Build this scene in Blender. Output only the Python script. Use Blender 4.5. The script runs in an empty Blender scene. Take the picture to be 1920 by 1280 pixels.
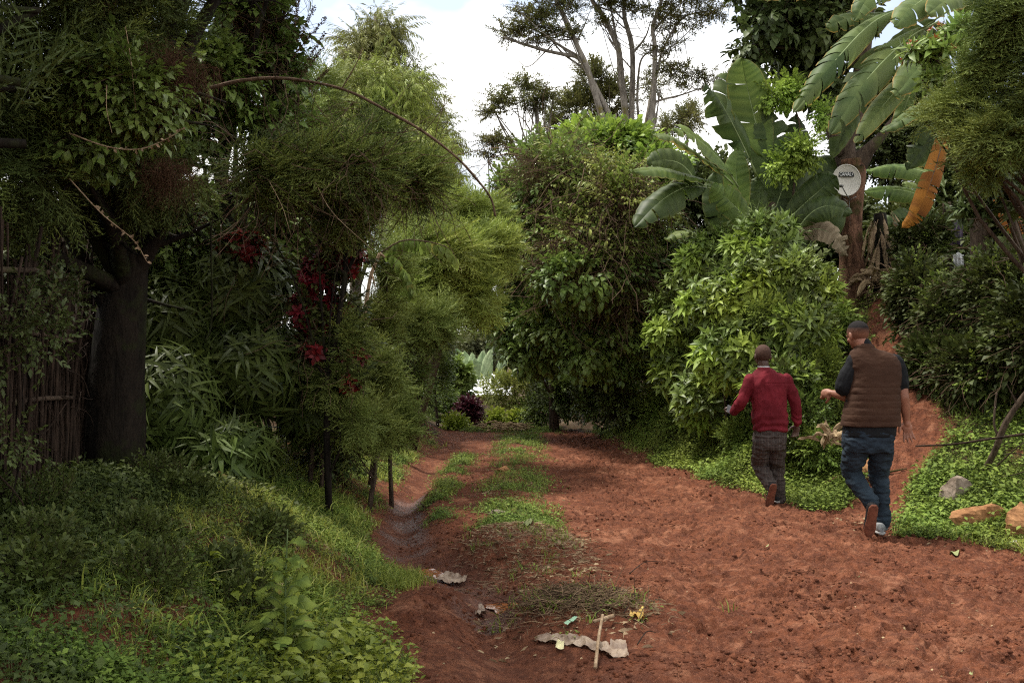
import bpy, math, numpy as np
from math import radians, sin, cos, pi
rng = np.random.default_rng(11)
SC = bpy.context.scene
COL = SC.collection
F = 1867.0; HORY = 660.0; CAMZ = 1.6
def P(px, py, Y):
    """a point of the place at distance Y seen in the direction of photo pixel (px, py)"""
    return np.array([(px-960.0)/F*Y, Y, CAMZ+(HORY-py)/F*Y])
# ------------------------------------------------------------------ noise
_G = np.random.default_rng(3).random((64,64,64)).astype(np.float32)
def vnoise(x, y, z=0.0):
    x = np.asarray(x, float); y = np.asarray(y, float); z = np.broadcast_to(np.asarray(z, float), x.shape)
    xi=np.floor(x).astype(int); yi=np.floor(y).astype(int); zi=np.floor(z).astype(int)
    fx=x-xi; fy=y-yi; fz=z-zi
    fx=fx*fx*(3-2*fx); fy=fy*fy*(3-2*fy); fz=fz*fz*(3-2*fz)
    def g(a,b,c): return _G[(xi+a)&63,(yi+b)&63,(zi+c)&63]
    l=lambda a,b,t:a+(b-a)*t
    return l(l(l(g(0,0,0),g(1,0,0),fx),l(g(0,1,0),g(1,1,0),fx),fy), l(l(g(0,0,1),g(1,0,1),fx),l(g(0,1,1),g(1,1,1),fx),fy), fz)*2-1
def fbm(x, y, z=0.0, o=4):
    s=0; a=1.0; t=0
    x=np.asarray(x,float); y=np.asarray(y,float); z=np.asarray(z,float)
    for i in range(o):
        s=s+a*vnoise(x*2**i+17.3*i, y*2**i-9.1*i, z*2**i+5.7*i); t+=a; a*=.5
    return s/t
def sstep(a,b,x):
    t=np.clip((np.asarray(x,float)-a)/(b-a),0,1); return t*t*(3-2*t)
def norm(v):
    v=np.asarray(v,float); return v/np.maximum(np.linalg.norm(v,axis=-1,keepdims=True),1e-9)
# ------------------------------------------------------------------ mesh builder
class MB:
    def __init__(s): s.v=[]; s.f3=[]; s.f4=[]; s.m3=[]; s.m4=[]; s.t=[]; s.g=[]; s.n=0
    def add(s, v, f3=None, f4=None, m3=0, m4=0, t=0.5, g=0.0):
        v=np.asarray(v,float).reshape(-1,3); n=len(v); s.v.append(v)
        s.t.append(np.broadcast_to(np.asarray(t,float),(n,)).copy()); s.g.append(np.broadcast_to(np.asarray(g,float),(n,)).copy())
        if f3 is not None and len(f3):
            f3=np.asarray(f3,int).reshape(-1,3); s.f3.append(f3+s.n); s.m3.append(np.broadcast_to(m3,(len(f3),)).copy())
        if f4 is not None and len(f4):
            f4=np.asarray(f4,int).reshape(-1,4); s.f4.append(f4+s.n); s.m4.append(np.broadcast_to(m4,(len(f4),)).copy())
        s.n+=n
    def arrays(s):
        V=np.concatenate(s.v) if s.v else np.zeros((0,3))
        c=lambda L,k:(np.concatenate(L) if L else np.zeros((0,k),int))
        return V, c(s.f3,3), c(s.f4,4), (np.concatenate(s.m3) if s.m3 else np.zeros(0,int)), (np.concatenate(s.m4) if s.m4 else np.zeros(0,int)), np.concatenate(s.t), np.concatenate(s.g)
    def tpl(s):
        V,f3,f4,m3,m4,t,g=s.arrays(); return dict(v=V,f3=f3,f4=f4,m3=m3,m4=m4,t=t,g=g)
    def build(s, name, mats, parent=None, smooth=True, link=True):
        if s.n==0: return None
        V,f3,f4,m3,m4,t,g=s.arrays()
        if parent is not None: V=V-np.array(parent['_o'])
        me=bpy.data.meshes.new(name)
        me.vertices.add(len(V)); me.vertices.foreach_set('co',V.astype(np.float32).ravel())
        nl=len(f3)*3+len(f4)*4
        me.loops.add(nl); me.loops.foreach_set('vertex_index',np.concatenate([f3.ravel(),f4.ravel()]).astype(np.int32))
        me.polygons.add(len(f3)+len(f4))
        st=np.concatenate([np.arange(len(f3))*3, len(f3)*3+np.arange(len(f4))*4]).astype(np.int32)
        me.polygons.foreach_set('loop_start',st)
        me.polygons.foreach_set('material_index',np.concatenate([m3,m4]).astype(np.int32))
        me.polygons.foreach_set('use_smooth',np.full(len(st),smooth))
        a=me.color_attributes.new('vd','FLOAT_COLOR','POINT')
        c=np.zeros((len(V),4),np.float32); c[:,0]=t; c[:,1]=g; c[:,3]=1
        a.data.foreach_set('color',c.ravel())
        for m in (mats if isinstance(mats,(list,tuple)) else [mats]): me.materials.append(m)
        me.update(calc_edges=True)
        o=bpy.data.objects.new(name,me)
        if link: COL.objects.link(o)
        if parent is not None: o.parent=parent
        return o
def thing(name, label, cat, loc, group=None):
    o=bpy.data.objects.new(name,None); COL.objects.link(o); o.location=[float(a) for a in loc]; o.empty_display_size=.1
    o['label']=label; o['category']=cat; o['_o']=[float(a) for a in loc]
    if group: o['group']=group
    return o
def tag(o, label, cat, group=None, kind=None):
    o['label']=label; o['category']=cat
    if group: o['group']=group
    if kind: o['kind']=kind
    return o
def single(name, mb, mats, label, cat, loc=None, group=None, kind=None, smooth=True):
    """a thing that is one mesh, its origin at loc"""
    if loc is None: loc=mb.arrays()[0].mean(0)
    o=mb.build(name,mats,{'_o':list(loc)} if False else None,smooth)
    me=o.data; n=len(me.vertices); co=np.empty(n*3,np.float32); me.vertices.foreach_get('co',co)
    co=co.reshape(-1,3)-np.array(loc,np.float32); me.vertices.foreach_set('co',co.ravel()); me.update()
    o.location=[float(a) for a in loc]
    return tag(o,label,cat,group,kind)
# ------------------------------------------------------------------ tubes
def spline(pts, n):
    pts=np.asarray(pts,float)
    if len(pts)==2: return pts[0]+(pts[1]-pts[0])*np.linspace(0,1,n)[:,None]
    p=np.vstack([2*pts[0]-pts[1],pts,2*pts[-1]-pts[-2]]); k=len(pts)-1
    u=np.linspace(0,k-1e-6,n); i=u.astype(int); t=(u-i)[:,None]
    a,b,c,d=p[i],p[i+1],p[i+2],p[i+3]
    return .5*((2*b)+(-a+c)*t+(2*a-5*b+4*c-d)*t*t+(-a+3*b-3*c+d)*t**3)
def tube(mb, pts, r, k=6, mat=0, t=.5, g=0., rough=0., cap=True, nseg=None, flat=None):
    pts=np.asarray(pts,float)
    if nseg: 
        r=np.interp(np.linspace(0,1,nseg),np.linspace(0,1,len(np.atleast_1d(r))),np.atleast_1d(r)) if np.ndim(r) else np.full(nseg,r)
        pts=spline(pts,nseg)
    n=len(pts); r=np.broadcast_to(np.asarray(r,float),(n,)) if np.ndim(r)==0 or len(r)==n else np.interp(np.linspace(0,1,n),np.linspace(0,1,len(r)),r)
    T=norm(np.gradient(pts,axis=0)); ref=np.array([0,0,1.]) if abs(T[0,2])<.9 else np.array([1.,0,0])
    A=np.zeros((n,3)); a=norm(np.cross(T[0],ref))
    for i in range(n):
        a=norm(a-T[i]*np.dot(a,T[i])); A[i]=a
    B=np.cross(T,A)
    th=np.linspace(0,2*pi,k,endpoint=False)
    R=r[:,None]*np.ones(k)
    if rough: 
        R=R*(1+rough*fbm(pts[:,0,None]*9+np.cos(th)*1.3, pts[:,2,None]*4+np.sin(th)*1.3, pts[:,1,None]*4,3))
    V=pts[:,None,:]+R[:,:,None]*(np.cos(th)[None,:,None]*A[:,None,:]+np.sin(th)[None,:,None]*B[:,None,:])
    i=np.arange(n-1)[:,None]*k; j=np.arange(k)[None,:]; j2=(j+1)%k
    f=np.stack([i+j,i+j2,i+k+j2,i+k+j],-1).reshape(-1,4)
    V=V.reshape(-1,3); f3=None
    if cap:
        V=np.vstack([V,pts[0],pts[-1]]); jj=np.arange(k); e=(n-1)*k
        f3=np.vstack([np.stack([np.full(k,n*k),(jj+1)%k,jj],-1),np.stack([np.full(k,n*k+1),e+jj,e+(jj+1)%k],-1)])
    mb.add(V,f3,f,mat,mat,t,g)
# ------------------------------------------------------------------ scatter
def frames(D, U):
    D=norm(D); X=np.cross(D,U); bad=np.linalg.norm(X,axis=1)<1e-3; X[bad]=np.cross(D[bad],[1,.3,0]); X=norm(X); Z=np.cross(X,D)
    return X,D,Z
def scatter(mb, tpls, Pn, D, U, s, t=None, tv=.5):
    """place templates: axis +Y along D, +Z towards U; t = tint of every instance, tv = how much of the leaf's own tint is kept"""
    n=len(Pn)
    if n==0: return
    X,Yd,Z=frames(np.asarray(D,float),np.broadcast_to(np.asarray(U,float),(n,3)).copy()); s=np.broadcast_to(np.asarray(s,float),(n,))
    if t is None: t=rng.random(n)
    w=rng.integers(0,len(tpls),n)
    for q,T in enumerate(tpls):
        I=np.where(w==q)[0]
        if not len(I): continue
        tv_=T['v']; k=len(tv_)
        V=Pn[I][:,None,:]+s[I][:,None,None]*(tv_[None,:,0,None]*X[I][:,None,:]+tv_[None,:,1,None]*Yd[I][:,None,:]+tv_[None,:,2,None]*Z[I][:,None,:])
        off=(np.arange(len(I))*k)[:,None,None]
        tt=np.clip(t[I][:,None]*(1-tv)+T['t'][None,:]*tv,0,1)
        mb.add(V.reshape(-1,3), (T['f3'][None]+off).reshape(-1,3) if len(T['f3']) else None, (T['f4'][None]+off).reshape(-1,4) if len(T['f4']) else None,
               np.tile(T['m3'],len(I)), np.tile(T['m4'],len(I)), tt.ravel(), np.tile(T['g'],len(I)))
# ------------------------------------------------------------------ leaf templates
def rotm(a, ax):
    ax=norm(ax); c,s=cos(a),sin(a); x,y,z=ax
    return np.array([[c+x*x*(1-c),x*y*(1-c)-z*s,x*z*(1-c)+y*s],[y*x*(1-c)+z*s,c+y*y*(1-c),y*z*(1-c)-x*s],[z*x*(1-c)-y*s,z*y*(1-c)+x*s,c+z*z*(1-c)]])
def blade(l, w, fold=.3, droop=.3, seg=3, shape=.5, wav=0.):
    """leaf along +Y: seg strips each side of a folded midrib; shape = where it is widest"""
    y=np.linspace(0,1,seg+1); wd=np.sin(pi*y**(math.log(.5)/math.log(shape)))**.8*w*.5
    z=-droop*y*y*l; yy=y*l*(1-.35*abs(droop)*y)
    c=np.stack([np.zeros_like(y),yy,z],1)
    L=np.stack([-wd,yy,z+wd*fold+wav*wd*np.sin(y*9)],1)[1:-1]; R=np.stack([wd,yy,z+wd*fold-wav*wd*np.sin(y*9)],1)[1:-1]
    V=np.vstack([c,L,R]); n=seg+1; f3=[];f4=[]
    l0=n; r0=n+seg-1
    if seg==2: f3=[(0,1,l0),(1,2,l0),(0,r0,1),(1,r0,2)]
    else:
        f3=[(0,1,l0),(seg-1,seg,l0+seg-2),(0,r0,1),(seg-1,r0+seg-2,seg)]
        for i in range(seg-2): f4+= [(i+1,i+2,l0+i+1,l0+i),(i+1,r0+i,r0+i+1,i+2)]
    return V,np.array(f3),np.array(f4).reshape(-1,4)
def put(mb, geo, pos, D, U, t, s=1.):
    V,f3,f4=geo; X,Y,Z=[a[0] for a in frames(np.array([D],float),np.array([U],float))]
    mb.add(pos+s*(V[:,:1]*X+V[:,1:2]*Y+V[:,2:]*Z),f3,f4,0,0,t,np.abs(V[:,1])/max(V[:,1].max(),1e-6))
R_=lambda a,b: float(rng.uniform(a,b))
def rv(): return norm(rng.normal(size=3))
def sprig(L, nl, ll, lw, ang=55, fold=.3, droop=.35, seg=2, hang=0., stem=.003, shape=.45, opposite=False, bend=.2):
    mb=MB(); ax=lambda u: np.array([bend*L*u*u*.5,L*u,-bend*L*u*u*(.6+hang)])
    for i in range(nl):
        u=(i+1)/nl; az=(i*2.4+R_(-.5,.5)) if not opposite else (i%2)*pi+R_(-.3,.3)
        a=radians(ang*(1.15-.6*u)+R_(-12,12)); d=np.array([sin(a)*cos(az),cos(a),sin(a)*sin(az)*.7-hang])
        if i==nl-1: d=np.array([0,1,-hang*.6])
        put(mb,blade(ll*R_(.7,1.15),lw*R_(.8,1.1),fold,droop*R_(.4,1.6),seg,shape),ax(u),d,np.array([R_(-.3,.3),-.2,1]),R_(0,1))
    if stem: tube(mb,[ax(0),ax(.5),ax(1)],[stem,stem*.8,stem*.4],3,1,.3,0,cap=False)
    return mb.tpl()
def whorl(nl, ll, lw, tilt=(10,70), droop=.5, seg=3, fold=.25, stem=.12, shape=.45, sr=.006):
    mb=MB()
    for i in range(nl):
        az=i*2.399; u=i/nl; a=radians(tilt[1]+(tilt[0]-tilt[1])*u+R_(-8,8))
        d=np.array([sin(a)*cos(az),cos(a),sin(a)*sin(az)]); k=1-.45*u
        put(mb,blade(ll*k*R_(.85,1.1),lw*k,fold,droop*R_(.6,1.3),seg,shape,.15),np.array([0,-stem*.5*(1-u),0]),d,np.array([0,1,0])+.25*rv(),R_(0,1))
    if stem: tube(mb,[[0,-stem*1.6,0],[0,0,0]],[sr,sr*.7],4,1,.3,cap=False)
    return mb.tpl()
def conifer(L=.3, ns=13, thin=.0035, sub=3, dens=1.):
    """feathery spray: side shoots in a loose plane, every shoot feathered with fine needles"""
    mb=MB(); V=[];T=[];f=[]
    def needle(p,d,l,w,t):
        d=norm(d); sx=norm(np.cross(d,rv()))*w; k=len(V); V.extend([p-sx,p+sx,p+d*l]); T.extend([t]*3); f.append((k,k+1,k+2))
    ax=lambda u: np.array([0,L*u,-.18*L*u*u])
    for i in range(ns):
        u=.08+.92*i/ns; sd=1 if i%2 else -1; l=L*.5*(1-.72*u)*R_(.75,1.2); az=R_(-.5,.5)
        d=norm(np.array([sd*cos(az)*.8,.8,sin(az)*.8-.1])); p=ax(u); t0=R_(0,1)
        needle(p,d,l,thin*1.3,t0)
        for j in range(int(sub*dens)+1):
            v=(j+.5)/(sub*dens+1); q=p+d*l*v; s2=1 if j%2 else -1
            e=norm(d+s2*np.cross(d,[0,0,1])*.7+.45*rv()); needle(q,e,l*.42*(1-.5*v)+.008,thin,t0*.5+R_(0,.5))
    needle(ax(0),[0,1,-.1],L,thin*1.3,.2)
    mb.add(np.array(V),np.array(f),None,0,0,np.array(T)); return mb.tpl()
def grass(nb=9, h=.16, w=.006, spread=.5):
    mb=MB()
    for i in range(nb):
        az=R_(0,2*pi); a=R_(.05,spread); d=np.array([sin(a)*cos(az),sin(a)*sin(az),cos(a)]); p=np.array([R_(-.03,.03),R_(-.03,.03),0])
        l=h*R_(.5,1.2); s=norm(np.cross(d,[R_(-.3,.3),R_(-.3,.3),1.01]))*w; m=p+d*l*.55; e=p+d*l+np.array([cos(az),sin(az),-.7])*l*.28
        mb.add([p-s,p+s,m+s*.8,m-s*.8,e],[(3,2,4)],[(0,1,2,3)],0,0,R_(0,1))
    return mb.tpl()
def herb(nl=8, ll=.035, h=.06, lw=.7, spread=.06):
    """low weed, +Z up"""
    mb=MB()
    for i in range(nl):
        az=R_(0,2*pi); r=spread*math.sqrt(R_(0,1)); p=np.array([r*cos(az),r*sin(az),h*R_(.15,1)]); az+=R_(-1,1)
        put(mb,blade(ll*R_(.6,1.25),ll*lw,.25,R_(0,.6),2,.45),p,np.array([cos(az),sin(az),R_(-.1,.6)]),np.array([R_(-.4,.4),R_(-.4,.4),1]),R_(0,1))
    for i in range(3):
        az=R_(0,2*pi); tube(mb,[[0,0,-.01],[spread*.5*cos(az),spread*.5*sin(az),h*.9]],[.0015,.0008],3,1,.3,cap=False)
    return mb.tpl()
def tangle(n=10, L=.35, r=.0025, hang=0.6):
    mb=MB()
    for i in range(n):
        p=rv()*L*.25; d=rv(); pts=[p]
        for k in range(4): d=norm(d+.7*rv()+np.array([0,0,-hang*.5])); p=p+d*L*.3; pts.append(p)
        tube(mb,pts,[r,r*.5],3,0,R_(0,1),cap=False,nseg=6)
    return mb.tpl()
N3=lambda fn,k=4: [fn() for _ in range(k)]
# ------------------------------------------------------------------ crowns
def crown_pts(ells, n, shell=.45, lump=.25, back=.5, lumpsc=1.3, floor=True, side=None):
    """points in the outer shell of a union of ellipsoids with a lumpy outline"""
    E=np.array(ells,float); C=E[:,:3]; R=E[:,3:6]
    w=(R[:,0]*R[:,1]+R[:,1]*R[:,2]+R[:,0]*R[:,2])**.9; w/=w.sum()
    out=[];od=[];tot=0
    seed=R_(0,50)
    for it in range(12):
        m=int(n*1.4); q=rng.choice(len(E),m,p=w); d=norm(rng.normal(size=(m,3)))
        rad=1-shell*rng.random(m)**1.6
        p0=C[q]+d*R[q]
        lu=1+lump*fbm(p0[:,0]*lumpsc+seed,p0[:,1]*lumpsc,p0[:,2]*lumpsc,3)*1.6
        p=C[q]+d*R[q]*(rad*lu)[:,None]
        keep=np.ones(m,bool)
        for e in range(len(E)):
            rr=np.linalg.norm((p-C[e])/R[e],axis=1); keep&=~((rr<(1-shell)*.95)&(q!=e))
        if back>0:
            tocam=norm(np.array([0,0,1.6])-p); keep&=~((np.sum(norm(d/R[q])*tocam,axis=1)<-.25)&(d[:,2]<.5)&(rng.random(m)<back))
        if floor: keep&=p[:,2]>H(p[:,0],p[:,1])+.03
        out.append(p[keep]); od.append(norm(d[keep]/R[q][keep])); tot+=keep.sum()
        if tot>=n: break
    return np.concatenate(out)[:n], np.concatenate(od)[:n]
def clumps(ells, k, flat=.45, size=.42):
    """every crown ellipsoid broken into k smaller boughs near its surface"""
    out=[]
    for e in ells:
        c=np.array(e[:3]); r=np.array(e[3:6]); m=r.min()
        for i in range(k):
            d=norm(rng.normal(size=3)); 
            if d[1]>.4: d[1]*=-.5
            q=c+d*r*R_(.35,.85); s=R_(.7,1.3)*size; out.append((*q,r[0]*s,min(r[1],r[0]*1.5)*s,max(r[2]*s*flat,.06)))
    return out
def crown(mb, ells, n, tpls, s=1., out=1., up=.5, rnd=.5, shell=.45, lump=.25, back=.5, tv=.5, U=None, tlo=0., thi=1., floor=True, lumpsc=1.3, dirv=None, cl=0, clf=.6, cls=.42, flat=False):
    ext=.62*np.mean([T_['v'][:,1].max() for T_ in tpls])*float(np.mean(s))
    if flat: ext*=.35
    ells=[(e[0],e[1],e[2])+tuple(max(r-ext,.3*r) for r in e[3:6]) for e in ells]
    if cl: ells=clumps(ells,cl,clf,cls)
    p,d=crown_pts(ells,n,shell,lump,back,lumpsc,floor)
    D=out*d+np.array([0,0,up])+rnd*norm(rng.normal(size=d.shape))
    if flat: a=rng.uniform(0,2*pi,len(p)); D=np.column_stack([np.cos(a),np.sin(a),rng.uniform(-.15,.3,len(p))])+.3*d
    if dirv is not None: D=D+np.array(dirv)
    sd=R_(0,50); cl=.5+.5*fbm(p[:,0]*2.2+sd,p[:,1]*2.2,p[:,2]*2.2,2)*1.5
    t=np.clip(tlo+(thi-tlo)*np.clip(.55*cl+.45*rng.random(len(p)),0,1),0,1)
    UU=(np.array([0,0,1.])+.5*d+.3*norm(rng.normal(size=d.shape))) if U is None else U
    scatter(mb,tpls,p,D,UU,np.broadcast_to(s,(len(p),))*rng.uniform(.75,1.25,len(p)),t,tv)
    return p
def limbs(mb, base, ells, r0, nl=3, k=6, twig=4, mat=0, top=None, sway=.15, rough=.15):
    """trunk from base up into the crown, a limb to every ellipsoid, twigs out of it"""
    base=np.array(base,float); C=np.array([e[:3] for e in ells]); R=np.array([e[3:6] for e in ells])
    top=C[np.argmax(C[:,2])] if top is None else np.array(top,float)
    n=10; pts=spline([base,base*.66+top*.34+sway*rv()*[1,1,.2],base*.33+top*.67+sway*rv()*[1,1,.2],top],n)
    pts[0]-=[0,0,.15]
    tube(mb,pts,np.linspace(r0,r0*.35,n),max(k,6) if r0<.1 else 12,mat,.5,0,rough)
    for c,r in zip(C,R):
        for q in range(nl):
            i=int(np.clip((c[2]-base[2])/max(top[2]-base[2],.1)*n*R_(.35,.8),1,n-2)); st=pts[i]
            e=c+rv()*r*.7; mid=(st+e)/2+np.array([0,0,R_(-.1,.15)])*np.linalg.norm(e-st)+.12*rv()*np.linalg.norm(e-st)
            rr=r0*R_(.25,.42); b=spline([st,mid,e],7); tube(mb,b,np.linspace(rr,rr*.25,7),5,mat,.5,0,0,False)
            for w in range(twig):
                a=b[int(R_(2,6))]; g=a+(rv()+[0,0,.2])*r*R_(.4,.9); tube(mb,spline([a,(a+g)/2+.1*rv()*r,g],5),np.linspace(rr*.3,rr*.08,5),4,mat,.5,0,0,False)
# ------------------------------------------------------------------ materials
class NT:
    def __init__(s,name):
        s.m=bpy.data.materials.new(name); s.m.use_nodes=True; s.t=s.m.node_tree; s.t.nodes.clear(); s.out=s.n('ShaderNodeOutputMaterial')
    def n(s,ty,**kw):
        o=s.t.nodes.new(ty)
        for k,v in kw.items():
            if k in o.inputs: o.inputs[k].default_value=v
            else: setattr(o,k,v)
        return o
    def l(s,a,b): s.t.links.new(a,b)
    def noise(s,scale,detail=3,rough=.55,vec=None,dist=0.):
        o=s.n('ShaderNodeTexNoise'); o.inputs['Scale'].default_value=scale; o.inputs['Detail'].default_value=detail; o.inputs['Roughness'].default_value=rough; o.inputs['Distortion'].default_value=dist
        if vec is not None: s.l(vec,o.inputs['Vector'])
        return o.outputs['Fac']
    def obj(s,scale=None):
        c=s.n('ShaderNodeTexCoord'); v=c.outputs['Object']
        if scale is not None:
            m=s.n('ShaderNodeMapping'); m.inputs['Scale'].default_value=scale; s.l(v,m.inputs['Vector']); v=m.outputs['Vector']
        return v
    def ramp(s,fac,stops):
        r=s.n('ShaderNodeValToRGB'); e=r.color_ramp.elements
        while len(e)<len(stops): e.new(.5)
        for i,(p,c) in enumerate(stops): e[i].position=p; e[i].color=(*c,1) if len(c)==3 else c
        s.l(fac,r.inputs['Fac']); return r.outputs['Color']
    def mix(s,fac,a,b,mode='MIX'):
        o=s.n('ShaderNodeMix'); o.data_type='RGBA'; o.blend_type=mode
        for sock,v in ((o.inputs[0],fac),(o.inputs[6],a),(o.inputs[7],b)):
            if hasattr(v,'links') or isinstance(v,bpy.types.NodeSocket): s.l(v,sock)
            elif isinstance(v,(tuple,list)): sock.default_value=(*v,1) if len(v)==3 else v
            else: sock.default_value=v
        return o.outputs[2]
    def math(s,op,a,b=0.,c=0.):
        o=s.n('ShaderNodeMath'); o.operation=op
        for i,v in enumerate((a,b,c)):
            if isinstance(v,bpy.types.NodeSocket): s.l(v,o.inputs[i])
            else: o.inputs[i].default_value=v
        return o.outputs[0]
    def rng(s,v,a,b,c=0.,d=1.):
        o=s.n('ShaderNodeMapRange'); s.l(v,o.inputs[0]); 
        for i,q in enumerate((a,b,c,d)): o.inputs[i+1].default_value=q
        return o.outputs[0]
    def vd(s):
        a=s.n('ShaderNodeAttribute'); a.attribute_name='vd'; p=s.n('ShaderNodeSeparateColor'); s.l(a.outputs['Color'],p.inputs[0]); return p.outputs[0],p.outputs[1]
    def bump(s,h,dist,strength=1.,prev=None):
        b=s.n('ShaderNodeBump'); b.inputs['Strength'].default_value=strength; b.inputs['Distance'].default_value=dist; s.l(h,b.inputs['Height'])
        if prev is not None: s.l(prev,b.inputs['Normal'])
        return b.outputs['Normal']
    def bsdf(s,col,rough=.6,spec=.3,normal=None,metal=0.):
        b=s.n('ShaderNodeBsdfPrincipled')
        for k,v in (('Base Color',col),('Roughness',rough),('Specular IOR Level',spec),('Metallic',metal)):
            if isinstance(v,bpy.types.NodeSocket): s.l(v,b.inputs[k])
            else: b.inputs[k].default_value=(*v,1) if isinstance(v,(tuple,list)) else v
        if normal is not None: s.l(normal,b.inputs['Normal'])
        return b
    def done(s,b): s.l(b.outputs[0],s.out.inputs['Surface']); return s.m
def leafm(name, c0, c1, rough=.5, tr=.3, spec=.35, c2=None, alt=None, edge=None):
    """leaf colour from c0 to c1 by the leaf's own tint; a few leaves (tint near 1) take alt"""
    if name.split()[0] not in('red','rotting','wine','young','dry','dead','withered','pale'): c0,c1=[(c[0]*1.62,c[1]*1.26,c[2]*.9) for c in (c0,c1)]
    n=NT(name); t,g=n.vd(); v=n.obj()
    st=[(0.0,c0),(.75,c1)]
    if alt: st+=[(.93,c1),(.97,alt)]
    col=n.ramp(t,st)
    k=n.rng(n.noise(1.1,2,.5,v),.3,.7,.72,1.22); 
    hs=n.n('ShaderNodeHueSaturation'); n.l(col,hs.inputs['Color']); n.l(k,hs.inputs['Value']); n.l(n.rng(n.noise(.7,1,.5,v),.3,.7,.485,.515),hs.inputs['Hue']); col=hs.outputs[0]
    if edge: col=n.mix(n.math('MULTIPLY',n.rng(n.math('ADD',g,n.math('MULTIPLY',n.noise(9,3,.6,v),.16)),.99,1.07),.8),col,edge)
    b=n.bsdf(col,rough,spec); tl=n.n('ShaderNodeBsdfTranslucent'); n.l(n.mix(.5,col,(.25,.32,.03),'MIX') if False else col,tl.inputs['Color'])
    ms=n.n('ShaderNodeMixShader'); ms.inputs[0].default_value=tr; n.l(b.outputs[0],ms.inputs[1]); n.l(tl.outputs[0],ms.inputs[2])
    n.l(ms.outputs[0],n.out.inputs['Surface']); return n.m
def barkm(name, c0, c1, moss=None, sc=9., mossamt=.5, bump=.02, zs=.25):
    n=NT(name); v=n.obj((1,1,zs)); a=n.noise(sc,5,.65,v,.6); col=n.ramp(a,[(.32,c0),(.62,c1)])
    col=n.mix(n.rng(n.noise(sc*5,3,.6,v),.35,.65,0.,.5),col,tuple(x*.55 for x in c0))
    if moss: col=n.mix(n.rng(n.noise(2.2,4,.65,n.obj()),mossamt,mossamt+.12),col,moss)
    nb=n.bump(a,bump*1.5,1.); nb=n.bump(n.noise(sc*4,4,.6,v),bump*.5,1.,nb)
    return n.done(n.bsdf(col,.9,.15,nb))
def flatm(name, c, rough=.6, spec=.3, var=.15, sc=20., metal=0., bump=0.):
    n=NT(name); a=n.noise(sc,3,.6,n.obj()); col=n.mix(n.rng(a,.3,.7),tuple(x*(1-var) for x in c),tuple(min(1,x*(1+var)) for x in c))
    return n.done(n.bsdf(col,rough,spec,n.bump(a,bump) if bump else None,metal))
M={}
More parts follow.
